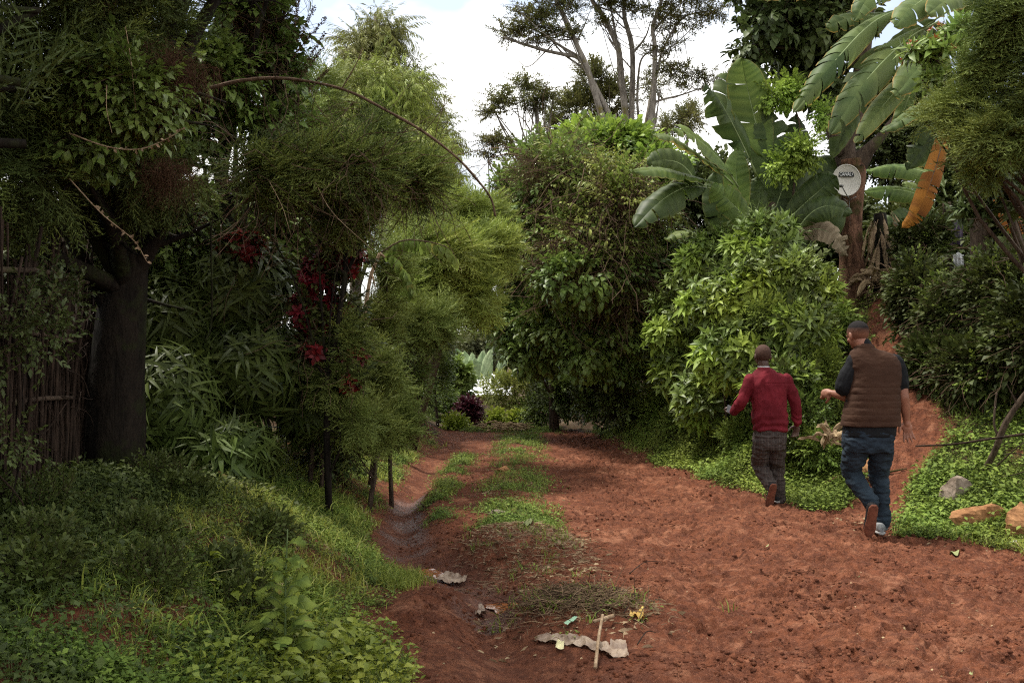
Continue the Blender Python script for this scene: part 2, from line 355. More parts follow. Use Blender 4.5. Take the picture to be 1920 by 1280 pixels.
def mats():
    L=leafm
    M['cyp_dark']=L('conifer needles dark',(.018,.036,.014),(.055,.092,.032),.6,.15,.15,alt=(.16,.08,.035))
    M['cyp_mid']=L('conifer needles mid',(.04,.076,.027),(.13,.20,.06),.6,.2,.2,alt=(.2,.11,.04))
    M['cyp_lit']=L('conifer needles bright',(.06,.118,.034),(.21,.315,.085),.6,.25,.2,alt=(.26,.2,.06))
    M['euc']=L('drooping leaves yellow green',(.075,.135,.035),(.22,.32,.09),.5,.3,.3,alt=(.33,.27,.08))
    M['euc2']=L('eucalyptus leaves',(.065,.10,.035),(.16,.21,.08),.55,.3,.3)
    M['strap']=L('strap leaves',(.016,.034,.012),(.056,.096,.03),.45,.2,.16,alt=(.2,.19,.06))
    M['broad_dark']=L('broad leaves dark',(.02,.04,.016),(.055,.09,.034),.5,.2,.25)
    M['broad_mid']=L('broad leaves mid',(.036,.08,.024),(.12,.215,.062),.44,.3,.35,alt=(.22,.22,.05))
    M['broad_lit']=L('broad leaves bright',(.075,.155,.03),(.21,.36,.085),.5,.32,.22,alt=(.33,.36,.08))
    M['hedge_dark']=L('hedge leaves dark',(.018,.034,.013),(.055,.088,.03),.58,.2,.2,alt=(.12,.10,.03))
    M['vine']=L('vine leaves olive',(.06,.105,.033),(.19,.275,.08),.5,.28,.25,alt=(.34,.33,.12))
    M['acacia']=L('feathery leaflets',(.045,.066,.03),(.115,.15,.06),.6,.2,.2)
    M['herb']=L('ground herb leaves',(.036,.078,.02),(.135,.225,.055),.62,.25,.15,alt=(.25,.22,.06))
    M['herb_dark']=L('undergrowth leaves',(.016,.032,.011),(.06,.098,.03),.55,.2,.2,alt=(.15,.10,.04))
    M['herb_lime']=L('lime weed leaves',(.07,.13,.02),(.21,.30,.055),.5,.3,.3,alt=(.4,.4,.08))
    M['grass']=L('grass blades',(.07,.14,.025),(.22,.31,.08),.5,.3,.3,alt=(.4,.34,.16))
    M['dry']=L('dry plant litter',(.14,.09,.05),(.42,.31,.18),.8,.1,.1)
    M['deadbrown']=L('dead brown foliage',(.045,.024,.014),(.12,.065,.035),.8,.1,.1)
    M['red']=L('red bracts',(.055,.008,.006),(.22,.02,.012),.5,.25,.3)
    M['wine']=L('wine red leaves',(.03,.008,.012),(.09,.018,.028),.5,.2,.3)
    M['yellow']=L('variegated yellow leaves',(.10,.16,.03),(.55,.52,.05),.45,.3,.35)
    M['palegreen']=L('pale far leaves',(.16,.24,.11),(.36,.46,.25),.6,.25,.2)
    M['greyfar']=L('grey far leaves',(.05,.075,.05),(.13,.17,.12),.7,.2,.2)
    M['rust']=L('young rust coloured leaves',(.16,.04,.015),(.36,.11,.035),.5,.25,.3)
    M['ban_d']=L('enset leaf blade dark',(.017,.038,.015),(.042,.078,.03),.5,.25,.22,edge=(.10,.12,.03))
    M['ban_l']=L('banana leaf blade pale',(.036,.076,.03),(.09,.15,.064),.55,.35,.2,edge=(.42,.25,.06))
    M['ban_b']=L('enset leaf blade mid',(.035,.075,.025),(.085,.15,.05),.52,.3,.22,edge=(.2,.18,.05))
    M['ban_dead']=L('withered banana leaf',(.12,.04,.012),(.40,.17,.03),.7,.35,.15)
    M['ban_husk']=L('pale withered leaf',(.16,.12,.07),(.34,.27,.18),.8,.2,.1)
    M['rib']=flatm('leaf midrib',(.24,.30,.13),.6)
    M['twig']=flatm('thin twigs',(.075,.05,.032),.8,.1)
    M['gstem']=flatm('green stems',(.09,.13,.04),.6)
    M['bark_dark']=barkm('dark mossy bark',(.006,.0045,.0032),(.022,.016,.011),(.020,.024,.007),8,.52)
    M['bark_grey']=barkm('grey bark',(.10,.085,.068),(.34,.30,.25),(.13,.11,.03),12,.58)
    M['bark_red']=barkm('red brown peeled bark',(.055,.026,.015),(.27,.14,.085),(.045,.04,.011),14,.52,.03)
    M['bark_mid']=barkm('brown bark',(.03,.02,.014),(.11,.078,.054),(.06,.07,.02),10,.6)
    M['stick']=barkm('dry fence sticks',(.014,.009,.006),(.055,.035,.024),None,14,.5,.01)
    M['wood']=barkm('pale bare wood',(.22,.14,.08),(.50,.37,.24),None,16,.5,.006)
    M['vinewood']=barkm('brown vine stem',(.06,.035,.022),(.17,.11,.07),None,16,.5,.005)
    M['rock']=barkm('mossy grey rock',(.15,.11,.08),(.36,.29,.23),(.08,.12,.03),5,.56,.02,1)
    M['clayrock']=barkm('clay stained rock',(.17,.075,.03),(.42,.22,.10),(.06,.09,.02),6,.64,.02,1)
    M['stalk']=L('rotting stalks',(.045,.028,.018),(.24,.165,.095),.85,.05,.1)
    # ground
    n=NT('red earth'); t,g=n.vd(); v=n.obj()
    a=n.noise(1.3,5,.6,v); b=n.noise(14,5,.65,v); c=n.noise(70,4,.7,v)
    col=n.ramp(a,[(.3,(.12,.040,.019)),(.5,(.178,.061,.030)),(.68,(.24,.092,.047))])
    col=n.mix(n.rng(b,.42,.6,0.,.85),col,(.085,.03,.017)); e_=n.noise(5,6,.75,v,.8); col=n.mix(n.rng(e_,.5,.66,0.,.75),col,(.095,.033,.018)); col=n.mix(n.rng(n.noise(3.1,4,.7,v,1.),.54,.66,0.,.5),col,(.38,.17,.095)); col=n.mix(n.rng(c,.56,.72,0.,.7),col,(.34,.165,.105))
    lit=n.ramp(n.noise(26,5,.7,v),[(.35,(.03,.018,.011)),(.5,(.07,.036,.02)),(.62,(.045,.055,.018)),(.72,(.13,.09,.045))])
    col=n.mix(n.rng(t,.2,.75),col,lit)
    col=n.mix(n.math('MULTIPLY',g,.55),col,(.10,.042,.028))
    ro=n.rng(g,.4,1.,.92,.42)
    nb=n.bump(b,.04,1.); nb=n.bump(n.noise(38,5,.7,v),.022,1.,nb); nb=n.bump(n.noise(140,3,.7,v),.004,1.,nb)
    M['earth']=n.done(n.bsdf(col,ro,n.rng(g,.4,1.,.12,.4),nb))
    n=NT('muddy water'); M['water']=n.done(n.bsdf((.24,.085,.03),.06,.6,n.bump(n.noise(8,2,.5,n.obj()),.002)))
# ------------------------------------------------------------------ terrain
ip=np.interp
def leftfoot(Y): return ip(Y,[0,4.8,6,7,8,9,10.7,12.4,15,18,22,30],[-.45,-.5,-.6,-.68,-.95,-1.08,-1.25,-1.2,-1.15,-1.0,-1.3,-4])
def redge(Y): return ip(Y,[0,5,7,8,8.5,9,10.5,11.7,14.2,17.6,20,26],[7.5,6.3,5.0,4.25,3.75,3.45,3.1,2.76,2.2,1.9,1.75,1.4])
CH=np.array([[-1.15,14,.04,.14],[-1.12,12.4,.09,.16],[-1.17,11,.13,.2],[-1.02,9.2,.15,.24],[-.82,8.1,.14,.26],[-.4,7.4,.13,.26],[-.06,6.85,.15,.24],[-.2,6.35,.12,.2],[-.05,5.6,.13,.24],[.2,4.9,.15,.34],[.32,3.8,.15,.4]])
PATH=np.array([[3.0,9.1,.55],[3.75,10.1,.3],[4.4,11.0,.33],[4.8,12.0,.27],[5.05,13.2,.22],[5.4,14.5,.23],[5.75,15.5,.17]])
def polyd(x,y,L):
    best=np.full(np.shape(x),1e9); at=np.zeros(np.shape(x)+(L.shape[1]-2,))
    for a,b in zip(L[:-1],L[1:]):
        d=b[:2]-a[:2]; t=np.clip(((x-a[0])*d[0]+(y-a[1])*d[1])/d.dot(d),0,1); q=np.hypot(x-a[0]-t*d[0],y-a[1]-t*d[1])
        m=q<best; best=np.where(m,q,best); at=np.where(m[...,None],a[2:]+(b[2:]-a[2:])*t[...,None],at)
    return best,at
def H(x,y,fine=False):
    x=np.asarray(x,float); y=np.asarray(y,float); x,y=np.broadcast_arrays(x,y)
    lf=leftfoot(y); d=lf-x
    z=.54*sstep(.05,1.35,d)+.10*np.clip(d-.8,0,8)*sstep(.8,2.2,d)
    e=redge(y)-.12+.25*vnoise(y*.9,0*y); q=x-e; k=ip(y,[7.5,9,11,14.5,17,22],[.12,.2,.43,.6,.72,.6])
    rz=k*np.clip(q,0,30)*sstep(-.1,.7,q); rz=2.75-np.log1p(np.exp((2.75-rz)*3))/3 ; rz=np.where(q>0,np.maximum(rz,0),0)
    z=z+rz
    far=np.clip(y-20.5,0,60); z=z-.09*far*sstep(0,6,far)*np.where(far<34,1,34/np.maximum(far,1))
    w=sstep(2,6,y)*0+1
    veg=np.maximum(sstep(.1,.7,d),sstep(.1,.8,q))
    z=z+veg*.07*fbm(x*1.1,y*1.1,3.3,3)
    # channel, ruts, mounds
    c,at=polyd(x,y,CH); z=z-at[...,0]*np.exp(-(c/at[...,1])**2)*(d<.5)
    z=z+.15*np.exp(-((x-.06)/.42)**4)*np.exp(-((y-8.2)/.6)**6)
    z=z+.10*np.exp(-((x+.52)/.26)**4)*np.exp(-((y-6.2)/.36)**4)*(1+.35*fbm(x*6,y*6,31.,2))
    z=z+.07*np.exp(-((x-.42)/.42)**2)*np.exp(-((y-6.1)/.5)**2)
    z=z+.05*np.exp(-((x-.0)/.3)**2)*sstep(8.6,9.3,y)*(1-sstep(17,19,y))
    z=z+.06*np.exp(-((x-leftfoot(y)-.42)/.14)**2)*sstep(9,10,y)*(1-sstep(14,15,y))
    z=z-.06*np.exp(-((x-1.25-.03*y)/.35)**2)*(1-sstep(12,16,y))*(d<0)+.03*np.exp(-((x-2.1)/.5)**2)*(1-sstep(9,12,y))
    if fine:
        road=(1-sstep(-.1,.35,d))*(1-sstep(-.2,.5,q)); pd,pw=polyd(x,y,PATH); road=np.maximum(road,1-sstep(.7,1.3,pd/pw[...,0]))
        a=fbm(x*2.1,y*2.1,1.,3); b=fbm(x*7.5,y*7.5,2.,3); cc=vnoise(x*15,y*15,5.); pit=np.minimum(0,fbm(x*10.5+.3,y*10.5,7.,2)+.28)
        cl=np.maximum(0,fbm(x*22,y*22,9.,2)-.12)
        wet=np.exp(-(c/(at[...,1]*1.3))**4)
        rgh=(.35+.65*sstep(.5,1.1,x+.25*a))*(1-.8*wet)
        z=z+.025*a*(.4+.6*road)+road*rgh*(.034*b+.17*pit+.012*cc+.05*cl+.05*np.minimum(0,fbm(x*19,y*19,27.,2)+.25))+(1-road)*.02*b
        st=-.07*sstep(-.15,.15,x-3.75+.5*(y-10.1)) if False else 0
        z=z+st
    return z
def vegmask(x,y):
    """how thickly weeds grow"""
    d=leftfoot(y)-x; q=x-redge(y); nz=fbm(x*1.7,y*1.7,4.,3)
    R0=.35+.65*sstep(-.45,-.05,fbm(x*2.3,y*2.3,44.,3))
    L=sstep(.1,.5,d+.12*nz); bare=sstep(-.05,.2,fbm(x*2.3+9,y*1.3,8.,3)+.04)*sstep(.1,.25,d)*(1-sstep(1.3,2.,d)); L=L*(1-.88*bare)
    R=sstep(-.15,.35,q+.5*nz)
    pd,pw=polyd(x,y,PATH); R=R*R0*sstep(.85,1.25,pd/pw[...,0]+.3*nz)
    S=np.exp(-((x-.03-.012*(y-9))/.36)**4)*np.clip(ip(y,[8.6,8.8,9.1,9.9,10.3,10.8,11.3,12.6,13.2,14.6,15.5,18.2,19.5,20.5],[0,.2,1,1,.2,.1,.35,.6,.15,.2,.9,1,.6,.3]),0,1)*sstep(-.35,.25,fbm(x*3,y*2,6.,3)+.15)
    rg=np.exp(-((x-leftfoot(y)-.42)/.13)**2)*sstep(9.2,9.9,y)*(1-sstep(15,16.2,y))*sstep(-.2,.2,fbm(x*3,y*2,16.,2)+.1)
    end=sstep(19.4,20.6,y+.6*nz)
    m=np.maximum.reduce([L,R,S,rg*.9,end])
    return np.clip(m,0,1)
def ground():
    ys=[-60,-30,-12,-6,-3]+list(np.arange(-1.5,3.6,.15)); y=3.6
    while y<24: ys.append(y); y+=max(.012,.0034*y*(y/9)**.5)
    while y<900: ys.append(y); y*=1.06
    ys=np.array(ys)
    t=np.concatenate([-np.geomspace(7,.62,40)[:-1],np.linspace(-.62,.62,760),np.geomspace(.62,7,40)[1:]])
    W=np.where(ys<0,1.5-ys,np.maximum(ys+.6,1.5))
    X=t[None,:]*W[:,None]; Y=np.broadcast_to(ys[:,None],X.shape)
    Z=H(X,Y,True); c,at=polyd(X,Y,CH); wet=np.exp(-(c/(at[...,1]*1.15))**4)*(Y<11.5)*(Y>6.)*(.55+.45*sstep(-.2,.3,fbm(X*4,Y*4,3.,2)))
    wet=np.maximum(wet,.55*np.exp(-((X-.32)/.5)**2-((Y-4.95)/.35)**2)); wet=np.maximum(wet,.35*np.exp(-(c/(at[...,1]*1.3))**4)*(Y<=14))
    veg=vegmask(X,Y)
    n,m=X.shape; i=np.arange(n-1)[:,None]*m; j=np.arange(m-1)[None,:]
    f=np.stack([i+j,i+j+1,i+m+j+1,i+m+j],-1).reshape(-1,4)
    mb=MB(); mb.add(np.stack([X,Y,Z],-1).reshape(-1,3),None,f,0,0,veg.ravel(),wet.ravel())
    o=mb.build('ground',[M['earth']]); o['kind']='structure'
    # puddles: small water sheets in the channel
    for k,(cx,cy,rx,ry,hz) in enumerate([(.0,6.72,.17,.16,-.005),(-.55,7.72,.2,.2,-.005)]):
        th=np.linspace(0,2*pi,28,endpoint=False); r=1+.18*np.sin(3*th+k)+.1*np.sin(5*th)
        vx=cx+rx*r*np.cos(th); vy=cy+ry*r*np.sin(th); z0=float(np.min(H(vx,vy)))+.022
        mb=MB(); mb.add(np.vstack([np.stack([vx,vy,np.full(28,z0)],1),[cx,cy,z0]]),[(28,a,(a+1)%28) for a in range(28)])
        p=mb.build('puddle',[M['water']]); p['kind']='structure'
# ------------------------------------------------------------------ plants
def E(px,py,Y,rpx,rpy,ry=None,dx=0.):
    c=P(px,py,Y); rx=rpx*Y/F; rz=rpy*Y/F
    return (c[0],c[1],c[2],rx,(ry if ry else min(rx,rz)*1.0),rz)
T={}
def templates():
    T['con']=N3(lambda:conifer(.34,14,.0032,3),5)
    T['con_s']=N3(lambda:conifer(.24,11,.003,3),4)
    T['con_l']=N3(lambda:conifer(.5,16,.006,3),4)
    T['small']=N3(lambda:sprig(.22,12,.055,.028,60,.3,.3,2),5)
    T['med']=N3(lambda:sprig(.28,10,.095,.052,62,.3,.35,2,.1),5)
    T['big']=N3(lambda:sprig(.32,8,.15,.10,65,.2,.45,3,.25,.004,.38),5)
    T['whorl']=N3(lambda:whorl(10,.235,.062,(12,82),.5,3),5)
    T['whorl_s']=N3(lambda:whorl(9,.11,.036,(15,85),.4,2,.3,.08,.5,.004),4)
    T['strap']=N3(lambda:whorl(15,.36,.058,(8,88),1.05,5,.3,.10,.42,.008),5)
    T['euc']=N3(lambda:sprig(.55,26,.17,.022,38,.1,.4,2,1.5,.004,.4),5)
    T['acacia']=N3(lambda:sprig(.55,22,.13,.045,70,.05,.1,2,0,.01,.5),4)
    T['vine']=N3(lambda:sprig(.3,9,.06,.035,70,.3,.5,2,.5,.0025),4)
    T['tangle']=N3(lambda:tangle(9,.45,.003),4)
    T['dead']=N3(lambda:tangle(22,.34,.0022,1.6),4)
    T['herb']=N3(lambda:herb(10,.026,.06,.62,.06),6)
    T['herb_t']=N3(lambda:herb(7,.017,.03,.8,.055),6)
    T['herb_b']=N3(lambda:herb(10,.06,.16,.6,.1),5)
    T['grass']=N3(lambda:grass(9,.15,.0028),5)
    T['grass_s']=N3(lambda:grass(8,.08,.0022,.8),5)
    T['willow']=N3(lambda:sprig(.3,16,.08,.012,50,.1,.3,2,.2,.003),4)
    T['bract']=N3(lambda:whorl(9,.13,.055,(35,88),.3,3,.2,.05,.5),4)
BASE={}
def plant(name,label,cat,bx,by,ells,layers,trunk=None,bark='twig',group=None,nl=2,twig=3,top=None,part='crown',tpart='trunk',sway=.12,rough=.12,bz=None):
    """layers: list of (templates, leaf material, n, kwargs). One thing: an Empty at its base with a crown and a trunk"""
    z=float(H(bx,by)) if bz is None else bz
    ells=[(c[0],c[1],max(c[2],float(H(c[0],c[1]))+.15*c[5]) if bz is None else c[2],c[3],c[4],c[5]) for c in ells]
    o=thing(name,label,cat,(bx,by,z),group)
    mb=MB(); ml=[]
    for tp,mt,n,kw in layers:
        m2=MB(); kw=dict(kw); el=kw.pop('ells',ells)
        crown(m2,el,n,T[tp],**kw)
        V,f3,f4,m3,m4,t,g=m2.arrays(); b=len(ml)
        mb.add(V,f3,f4,m3+b,m4+b,t,g); ml+=[M[mt],M['gstem' if mt in('herb','broad_lit','herb_lime','yellow','strap') else 'twig']]
    mb.build(part,ml,o)
    if trunk:
        mb=MB(); limbs(mb,(bx,by,z),ells,trunk,nl,6,twig,0,top,sway,rough); mb.build(tpart,M[bark],o)
    return o
def dup(root,loc,rot=0.,s=1.,label=None,group=None):
    r=root.copy(); COL.objects.link(r); r.location=loc; r.rotation_euler=(0,0,rot); r.scale=(s,s,s)
    if label: r['label']=label
    if group: r['group']=group
    for ch in list(root.children):
        c=ch.copy(); COL.objects.link(c); c.parent=r
    return r
def bleaf(mb,pts,W,face,tears=5,droop=.3,jit=.25,m0=0,m1=1,n=36,ribr=.016,shape=.43,slant=.06,pet=.12,ragged=.03,curl=0.,onesided=0):
    """big banana-like leaf: midrib along pts, blade in torn strips; face = which way its upper side looks"""
    pts=np.asarray(pts,float); S=spline(pts,80); Tn=norm(np.gradient(S,axis=0)); fc=norm(np.asarray(face,float))
    Nn=norm(fc-Tn*(Tn@fc)[:,None]); X=np.cross(Tn,Nn); L=np.linalg.norm(np.diff(S,axis=0),axis=1).sum()
    at=lambda A,t: np.stack([np.interp(t,np.linspace(0,1,80),A[:,i]) for i in range(3)],-1)
    prof=lambda t: W*.5*np.clip(np.sin(pi*np.clip((t-pet)/(1-pet),0,1)**(math.log(.5)/math.log(shape))),0,1)**.62
    us=np.array([0,.3,.6,.85,1.])
    for sd in (-1,1):
        if onesided and sd!=onesided: continue
        tb=np.sort(np.concatenate([[pet,1.],rng.uniform(pet+.08,.95,tears)]))
        for a,b in zip(tb[:-1],tb[1:]):
            if b-a<.015: continue
            k=max(3,int((b-a)*n)); t=np.linspace(a,b,k); gap=ragged*R_(.2,1.3); ang=droop+R_(-1,1)*jit; ti=R_(0,1); jo=R_(-.07,.07)
            tc=(a+b)/2; tt=t[:,None]+us[None,:]**2*(-(t[:,None]-tc)/(max(b-a,.01)/2))*gap*.5+slant*us[None,:]*np.sin(pi*np.clip(t[:,None],0,1))
            tt=np.clip(tt,0,1); w=prof(t)[:,None]*us[None,:]*(1+.0*tt)
            th=ang*us[None,:]*(1+curl*us[None,:])
            wav=.012*np.sin(t[:,None]*L*38+sd)*us[None,:]
            Pm=at(S,tt); Xm=at(X,tt); Nm=at(Nn,tt)
            V=Pm+sd*Xm*(w*np.cos(th*.6))[...,None]-Nm*(w*np.sin(th*.9))[...,None]+Nm*(wav+.04*np.sin(us*pi)[None,:]*W+jo*us[None,:]*W)[...,None]
            m=len(us); i=np.arange(k-1)[:,None]*m; j=np.arange(m-1)[None,:]
            f=np.stack([i+j,i+j+1,i+m+j+1,i+m+j],-1).reshape(-1,4)
            mb.add(V.reshape(-1,3),None,f,0,m0,(ti*.5+.25+.25*np.sin(t*L*60)[:,None]*np.ones(m)).ravel(),np.tile(us,(k,1)).ravel())
    tube(mb,S[::4]-Nn[::4]*ribr*.4,np.linspace(ribr,ribr*.2,20),6,m1,.5,0)
def bananaplant(name,label,cat,base,leaves,mats,stem=None,group=None,part='leaf'):
    o=thing(name,label,cat,base,group)
    if stem is not None:
        mb=MB(); tube(mb,stem[0],stem[1],12,0,.5,0,.12,nseg=12); mb.build('stem',M[stem[2]],o)
    for lf in leaves:
        mb=MB(); kw=dict(lf[3]) if len(lf)>3 else {}; ms=kw.pop('mat',mats)
        bleaf(mb,lf[0],lf[1],lf[2],**kw); mb.build(part,[M[ms],M[kw.get('rib','rib')] if 'rib' in kw else M['rib' if ms!='ban_dead' else 'vinewood']],o)
    return o
CAM=np.array([0,0,1.6])
def tocam(p,add=(0,0,0)): return norm(CAM-np.asarray(p,float))+np.array(add,float)
def vergeY(px,Y,d):
    while (px-960)/F*Y-redge(Y)<d and Y<22: Y+=.1
    return Y
def build_left():
    pl=plant
    # --- the big dark juniper whose trunk stands left
    e=[E(100,150,6.6,220,170,1.0),E(240,40,6.9,150,110,1.0),E(80,-160,6.4,330,170,1.4),E(40,330,6.3,170,130,.7),E(250,340,7.2,190,90,.7),E(430,-230,7.6,260,120,1.3),E(-250,0,6.2,220,330,1.2)]
    pl('juniper_tree','massive dark juniper with mossy trunk and feathery crown at the left edge','tree',*P(212,930,7.6)[:2],e,
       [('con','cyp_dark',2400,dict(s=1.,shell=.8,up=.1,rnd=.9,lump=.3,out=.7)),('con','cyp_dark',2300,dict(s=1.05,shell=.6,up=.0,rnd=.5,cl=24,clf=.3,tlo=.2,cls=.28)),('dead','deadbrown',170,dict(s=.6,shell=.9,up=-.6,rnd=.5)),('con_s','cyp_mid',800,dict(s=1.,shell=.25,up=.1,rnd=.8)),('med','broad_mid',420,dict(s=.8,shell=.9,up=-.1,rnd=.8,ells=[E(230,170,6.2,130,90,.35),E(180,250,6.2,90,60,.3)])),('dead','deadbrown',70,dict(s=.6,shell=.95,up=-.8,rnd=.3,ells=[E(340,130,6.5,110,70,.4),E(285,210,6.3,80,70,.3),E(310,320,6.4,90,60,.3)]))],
       .235,'bark_dark',None,3,4,top=P(260,120,7.4),sway=.05,rough=.2)
    e=[E(505,330,7.9,110,60,.5),E(640,320,8.1,130,62,.6),E(780,330,8.4,65,40,.4),E(620,400,8.4,95,50,.5),E(700,270,8.7,60,40,.5)]
    pl('conifer_tree','dark feathery conifer of layered boughs with thin trunk on the left bank','tree',*P(618,905,8.6)[:2],
       e+[E(648,640,8.7,55,60,.3),E(640,730,8.7,70,60,.35),E(665,790,8.6,55,35,.3)],
       [('con','cyp_dark',420,dict(s=1.,shell=.9,up=.2,rnd=.7,dirv=(.5,0,0),ells=e)),('tangle','vinewood',60,dict(s=1.2,ells=e)),('con_s','cyp_mid',2000,dict(s=1.15,shell=.8,up=.1,rnd=.3,dirv=(.9,0,0),ells=e,cl=22,clf=.3,cls=.3)),
        ('con_s','cyp_mid',650,dict(s=.9,shell=.9,up=.1,rnd=.7,ells=[E(648,640,8.7,50,60,.3),E(630,720,8.7,68,50,.35),E(670,790,8.6,50,35,.3)]))],
       .034,'bark_dark',None,2,4,top=P(650,300,8.6),sway=.1)
    # near juniper boughs at top left; unseen crown overhead added to shade the bank
    e=[(-3.6,.6,4.3,2.6,2.2,1.3),(-4.6,2.2,3.6,1.8,1.6,1.6),(-3.6,3.6,4.9,2.,1.6,.9),(-2.2,2.6,4.9,1.8,1.8,.8),(-2.4,5.0,5.0,1.7,1.6,.8),(-3.2,6.2,5.4,1.6,1.4,.8),E(5,200,3.9,75,110,.3),E(20,60,4.2,120,80,.4)]
    pl('juniper_tree','near out-of-focus dark juniper boughs in the top left corner, with an unseen crown overhead added for shade','tree',-4.6,1.2,e,[('con_l','cyp_dark',4200,dict(s=1.,shell=.9,rnd=.9,back=0)),('con_s','cyp_dark',500,dict(s=.8,shell=.9,rnd=.9,back=0,ells=e[4:]))],.2,'bark_dark',None,3,3)
    # leafy, creeper-covered tree behind: backlit leaves with sky between
    e=[E(470,40,9.5,110,90,.7),E(390,150,9.2,120,90,.7),E(530,130,9.6,60,90,.5),E(300,230,9.2,110,80,.6),E(520,240,9.4,80,60,.5),E(460,-120,9.6,180,110,1.2)]
    pl('creeper_covered_tree','broad-leaved tree hung with creepers and sky showing through, upper left','tree',*P(420,860,9.6)[:2],e,
       [('med','broad_mid',2300,dict(s=1.15,shell=.95,up=-.1,rnd=.9,back=.2,cl=7,clf=.9,cls=.38,tlo=.2)),('big','broad_mid',260,dict(s=.8,shell=.9,up=-.4,rnd=.8)),('tangle','vinewood',160,dict(s=1.1,shell=.9)),('dead','deadbrown',110,dict(s=.9,shell=.9,up=-.5))],
       .10,'bark_dark',None,3,5,top=P(440,60,9.5))
    # flower spikes against the sky
    for k,(x0,y0,x1,y1) in enumerate([(560,75,590,12),(556,100,612,32),(566,130,610,62),(560,150,604,92),(548,60,560,-6),(575,175,615,130)]):
        a=P(x0,y0,9.4);b=P(x1,y1,9.3); o=MB(); pts=spline([a-[.25,0,.3],a,(a+b)/2+[.01,0,.02],b],30); tube(o,pts,.0025,4,0,cap=False)
        for p in pts[8:]:
            for _ in range(5):
                q=p+rv()*.016; tube(o,[q,q+rv()*.012],.0045,4,0)
        single('seed_spike',o,[M['vinewood']],['tallest thin brown seed spike at the top edge of the left treetop','long leaning brown seed spike second from the top, left of the sky gap','middle brown seed spike leaning into the white sky beside the creeper tree','fourth brown seed spike counted down from the top, leaning right','upright brown seed spike cut by the top edge of the picture','lowest and thinnest brown seed spike above the arching vine'][k],'seed head',pts[0],'seed spikes at the edge of the sky')
    # long arching bare vine
    mb=MB(); px=[(395,165),(450,152),(520,147),(590,155),(655,172),(720,205),(790,245),(850,290),(893,335),(920,372),(929,405)]
    tube(mb,[P(a,b,8.1) for a,b in px],np.linspace(.014,.008,11)*rng.uniform(.85,1.2,11),8,0,rough=.5,nseg=90)
    for (a,b) in px[2:-1]: s_=P(a,b,8.1); tube(mb,[s_,s_+rv()*.04,s_+rv()*.09+[0,0,.02]],[.004,.0015],4,0,cap=False)
    tube(mb,[P(640,168,8.1),P(668,120,8.1),P(680,90,8.15)],[.006,.003],5,0,nseg=8)
    single('arching_vine',mb,[M['vinewood']],'long bare brown vine arching across the sky from the left trees, its tip hanging down','vine',P(450,152,8.1))
    # strap leaved bushes
    lab=['glossy strap-leaved bush nearest the big dark trunk','tallest glossy strap-leaved bush, its pale top under the red leaves','middle strap-leaved bush with long drooping leaves over the bank','low strap-leaved bush whose leaves hang onto the ground cover','right-hand strap-leaved bush beside the thin conifer trunk','dark strap-leaved bush deep in shade behind the trunk']
    sp=[(335,760,8.3,75,110),(455,540,9.2,95,85),(480,690,8.8,95,85),(430,850,8.2,85,60),(575,720,9.3,60,100),(330,600,9.0,80,90)]
    for (px_,py,Y,a,b),l in zip(sp,lab):
        c=P(px_,py,Y)
        pl('strap_leaf_bush',l,'bush',c[0],Y+.1,[E(px_,py,Y,a,b,.45)],[('strap','strap',190,dict(s=.95,shell=.6,up=.35,rnd=.35,out=.9,back=.5)),('strap','strap',70,dict(s=.8,shell=.2,up=.1,rnd=.3))],.03,'bark_mid','strap-leaved bushes on the left bank',2,2,part='foliage',tpart='stems')
    # red leaved shrub
    e=[E(640,480,8.8,55,55,.25),E(600,520,8.8,48,55,.25),E(625,600,8.8,45,65,.25),E(655,665,8.7,36,28,.2),E(455,465,8.9,52,42,.25),E(570,590,8.8,35,50,.2),E(650,720,8.6,30,26,.15),E(590,660,8.6,26,26,.15)]
    pl('red_leaf_shrub','tall shrub with deep red star-shaped bracts among the green, left of the road','shrub',*P(600,880,9.3)[:2],e,
       [('bract','red',330,dict(s=.85,shell=.9,up=.5,rnd=.4)),('med','hedge_dark',260,dict(s=.9,shell=.95)),('tangle','vinewood',25,dict(s=1.,shell=.9))],.025,'bark_mid',None,2,3,top=P(625,470,9.5),part='foliage',tpart='stems')
    # dark leafy backdrop of the left bank: separate shrubs
    for k,(px_,py,Y,a,b,n) in enumerate([(60,520,8.6,170,170,1100),(250,420,9.6,150,130,700),(380,440,10.4,110,90,420),(520,440,11,100,80,420),(150,780,8.4,110,160,420),(620,820,10.6,60,90,300),(500,560,11,120,110,420),(300,640,10.4,140,130,600)]):
        c=P(px_,py,Y)
        pl('hedge_shrub',['dark leafy shrub behind the stick fence, high at the left edge','dark leafy shrub just above and behind the big trunk','green broad-leaved shrub in the gap right of the big trunk','leafy shrub with light leaves behind the red bracts','dark shrub between stick fence and big trunk','small-leaved shrub behind the thin conifer trunk','deeply shaded shrub behind the strap-leaved bushes','dark shrub filling the space between trunk and strap-leaved bushes'][k],'shrub',c[0],Y+.3,[E(px_,py,Y,a,b,.6)],
           [('big' if k in(2,3) else 'med','broad_mid' if k in (1,2,3) else 'broad_dark',n,dict(s=.9,shell=.8,up=.1,rnd=.8)),('tangle','vinewood',30,dict(s=1.2))],.04,'bark_dark','leafy shrubs filling the left bank',2,3,part='foliage',tpart='stems')
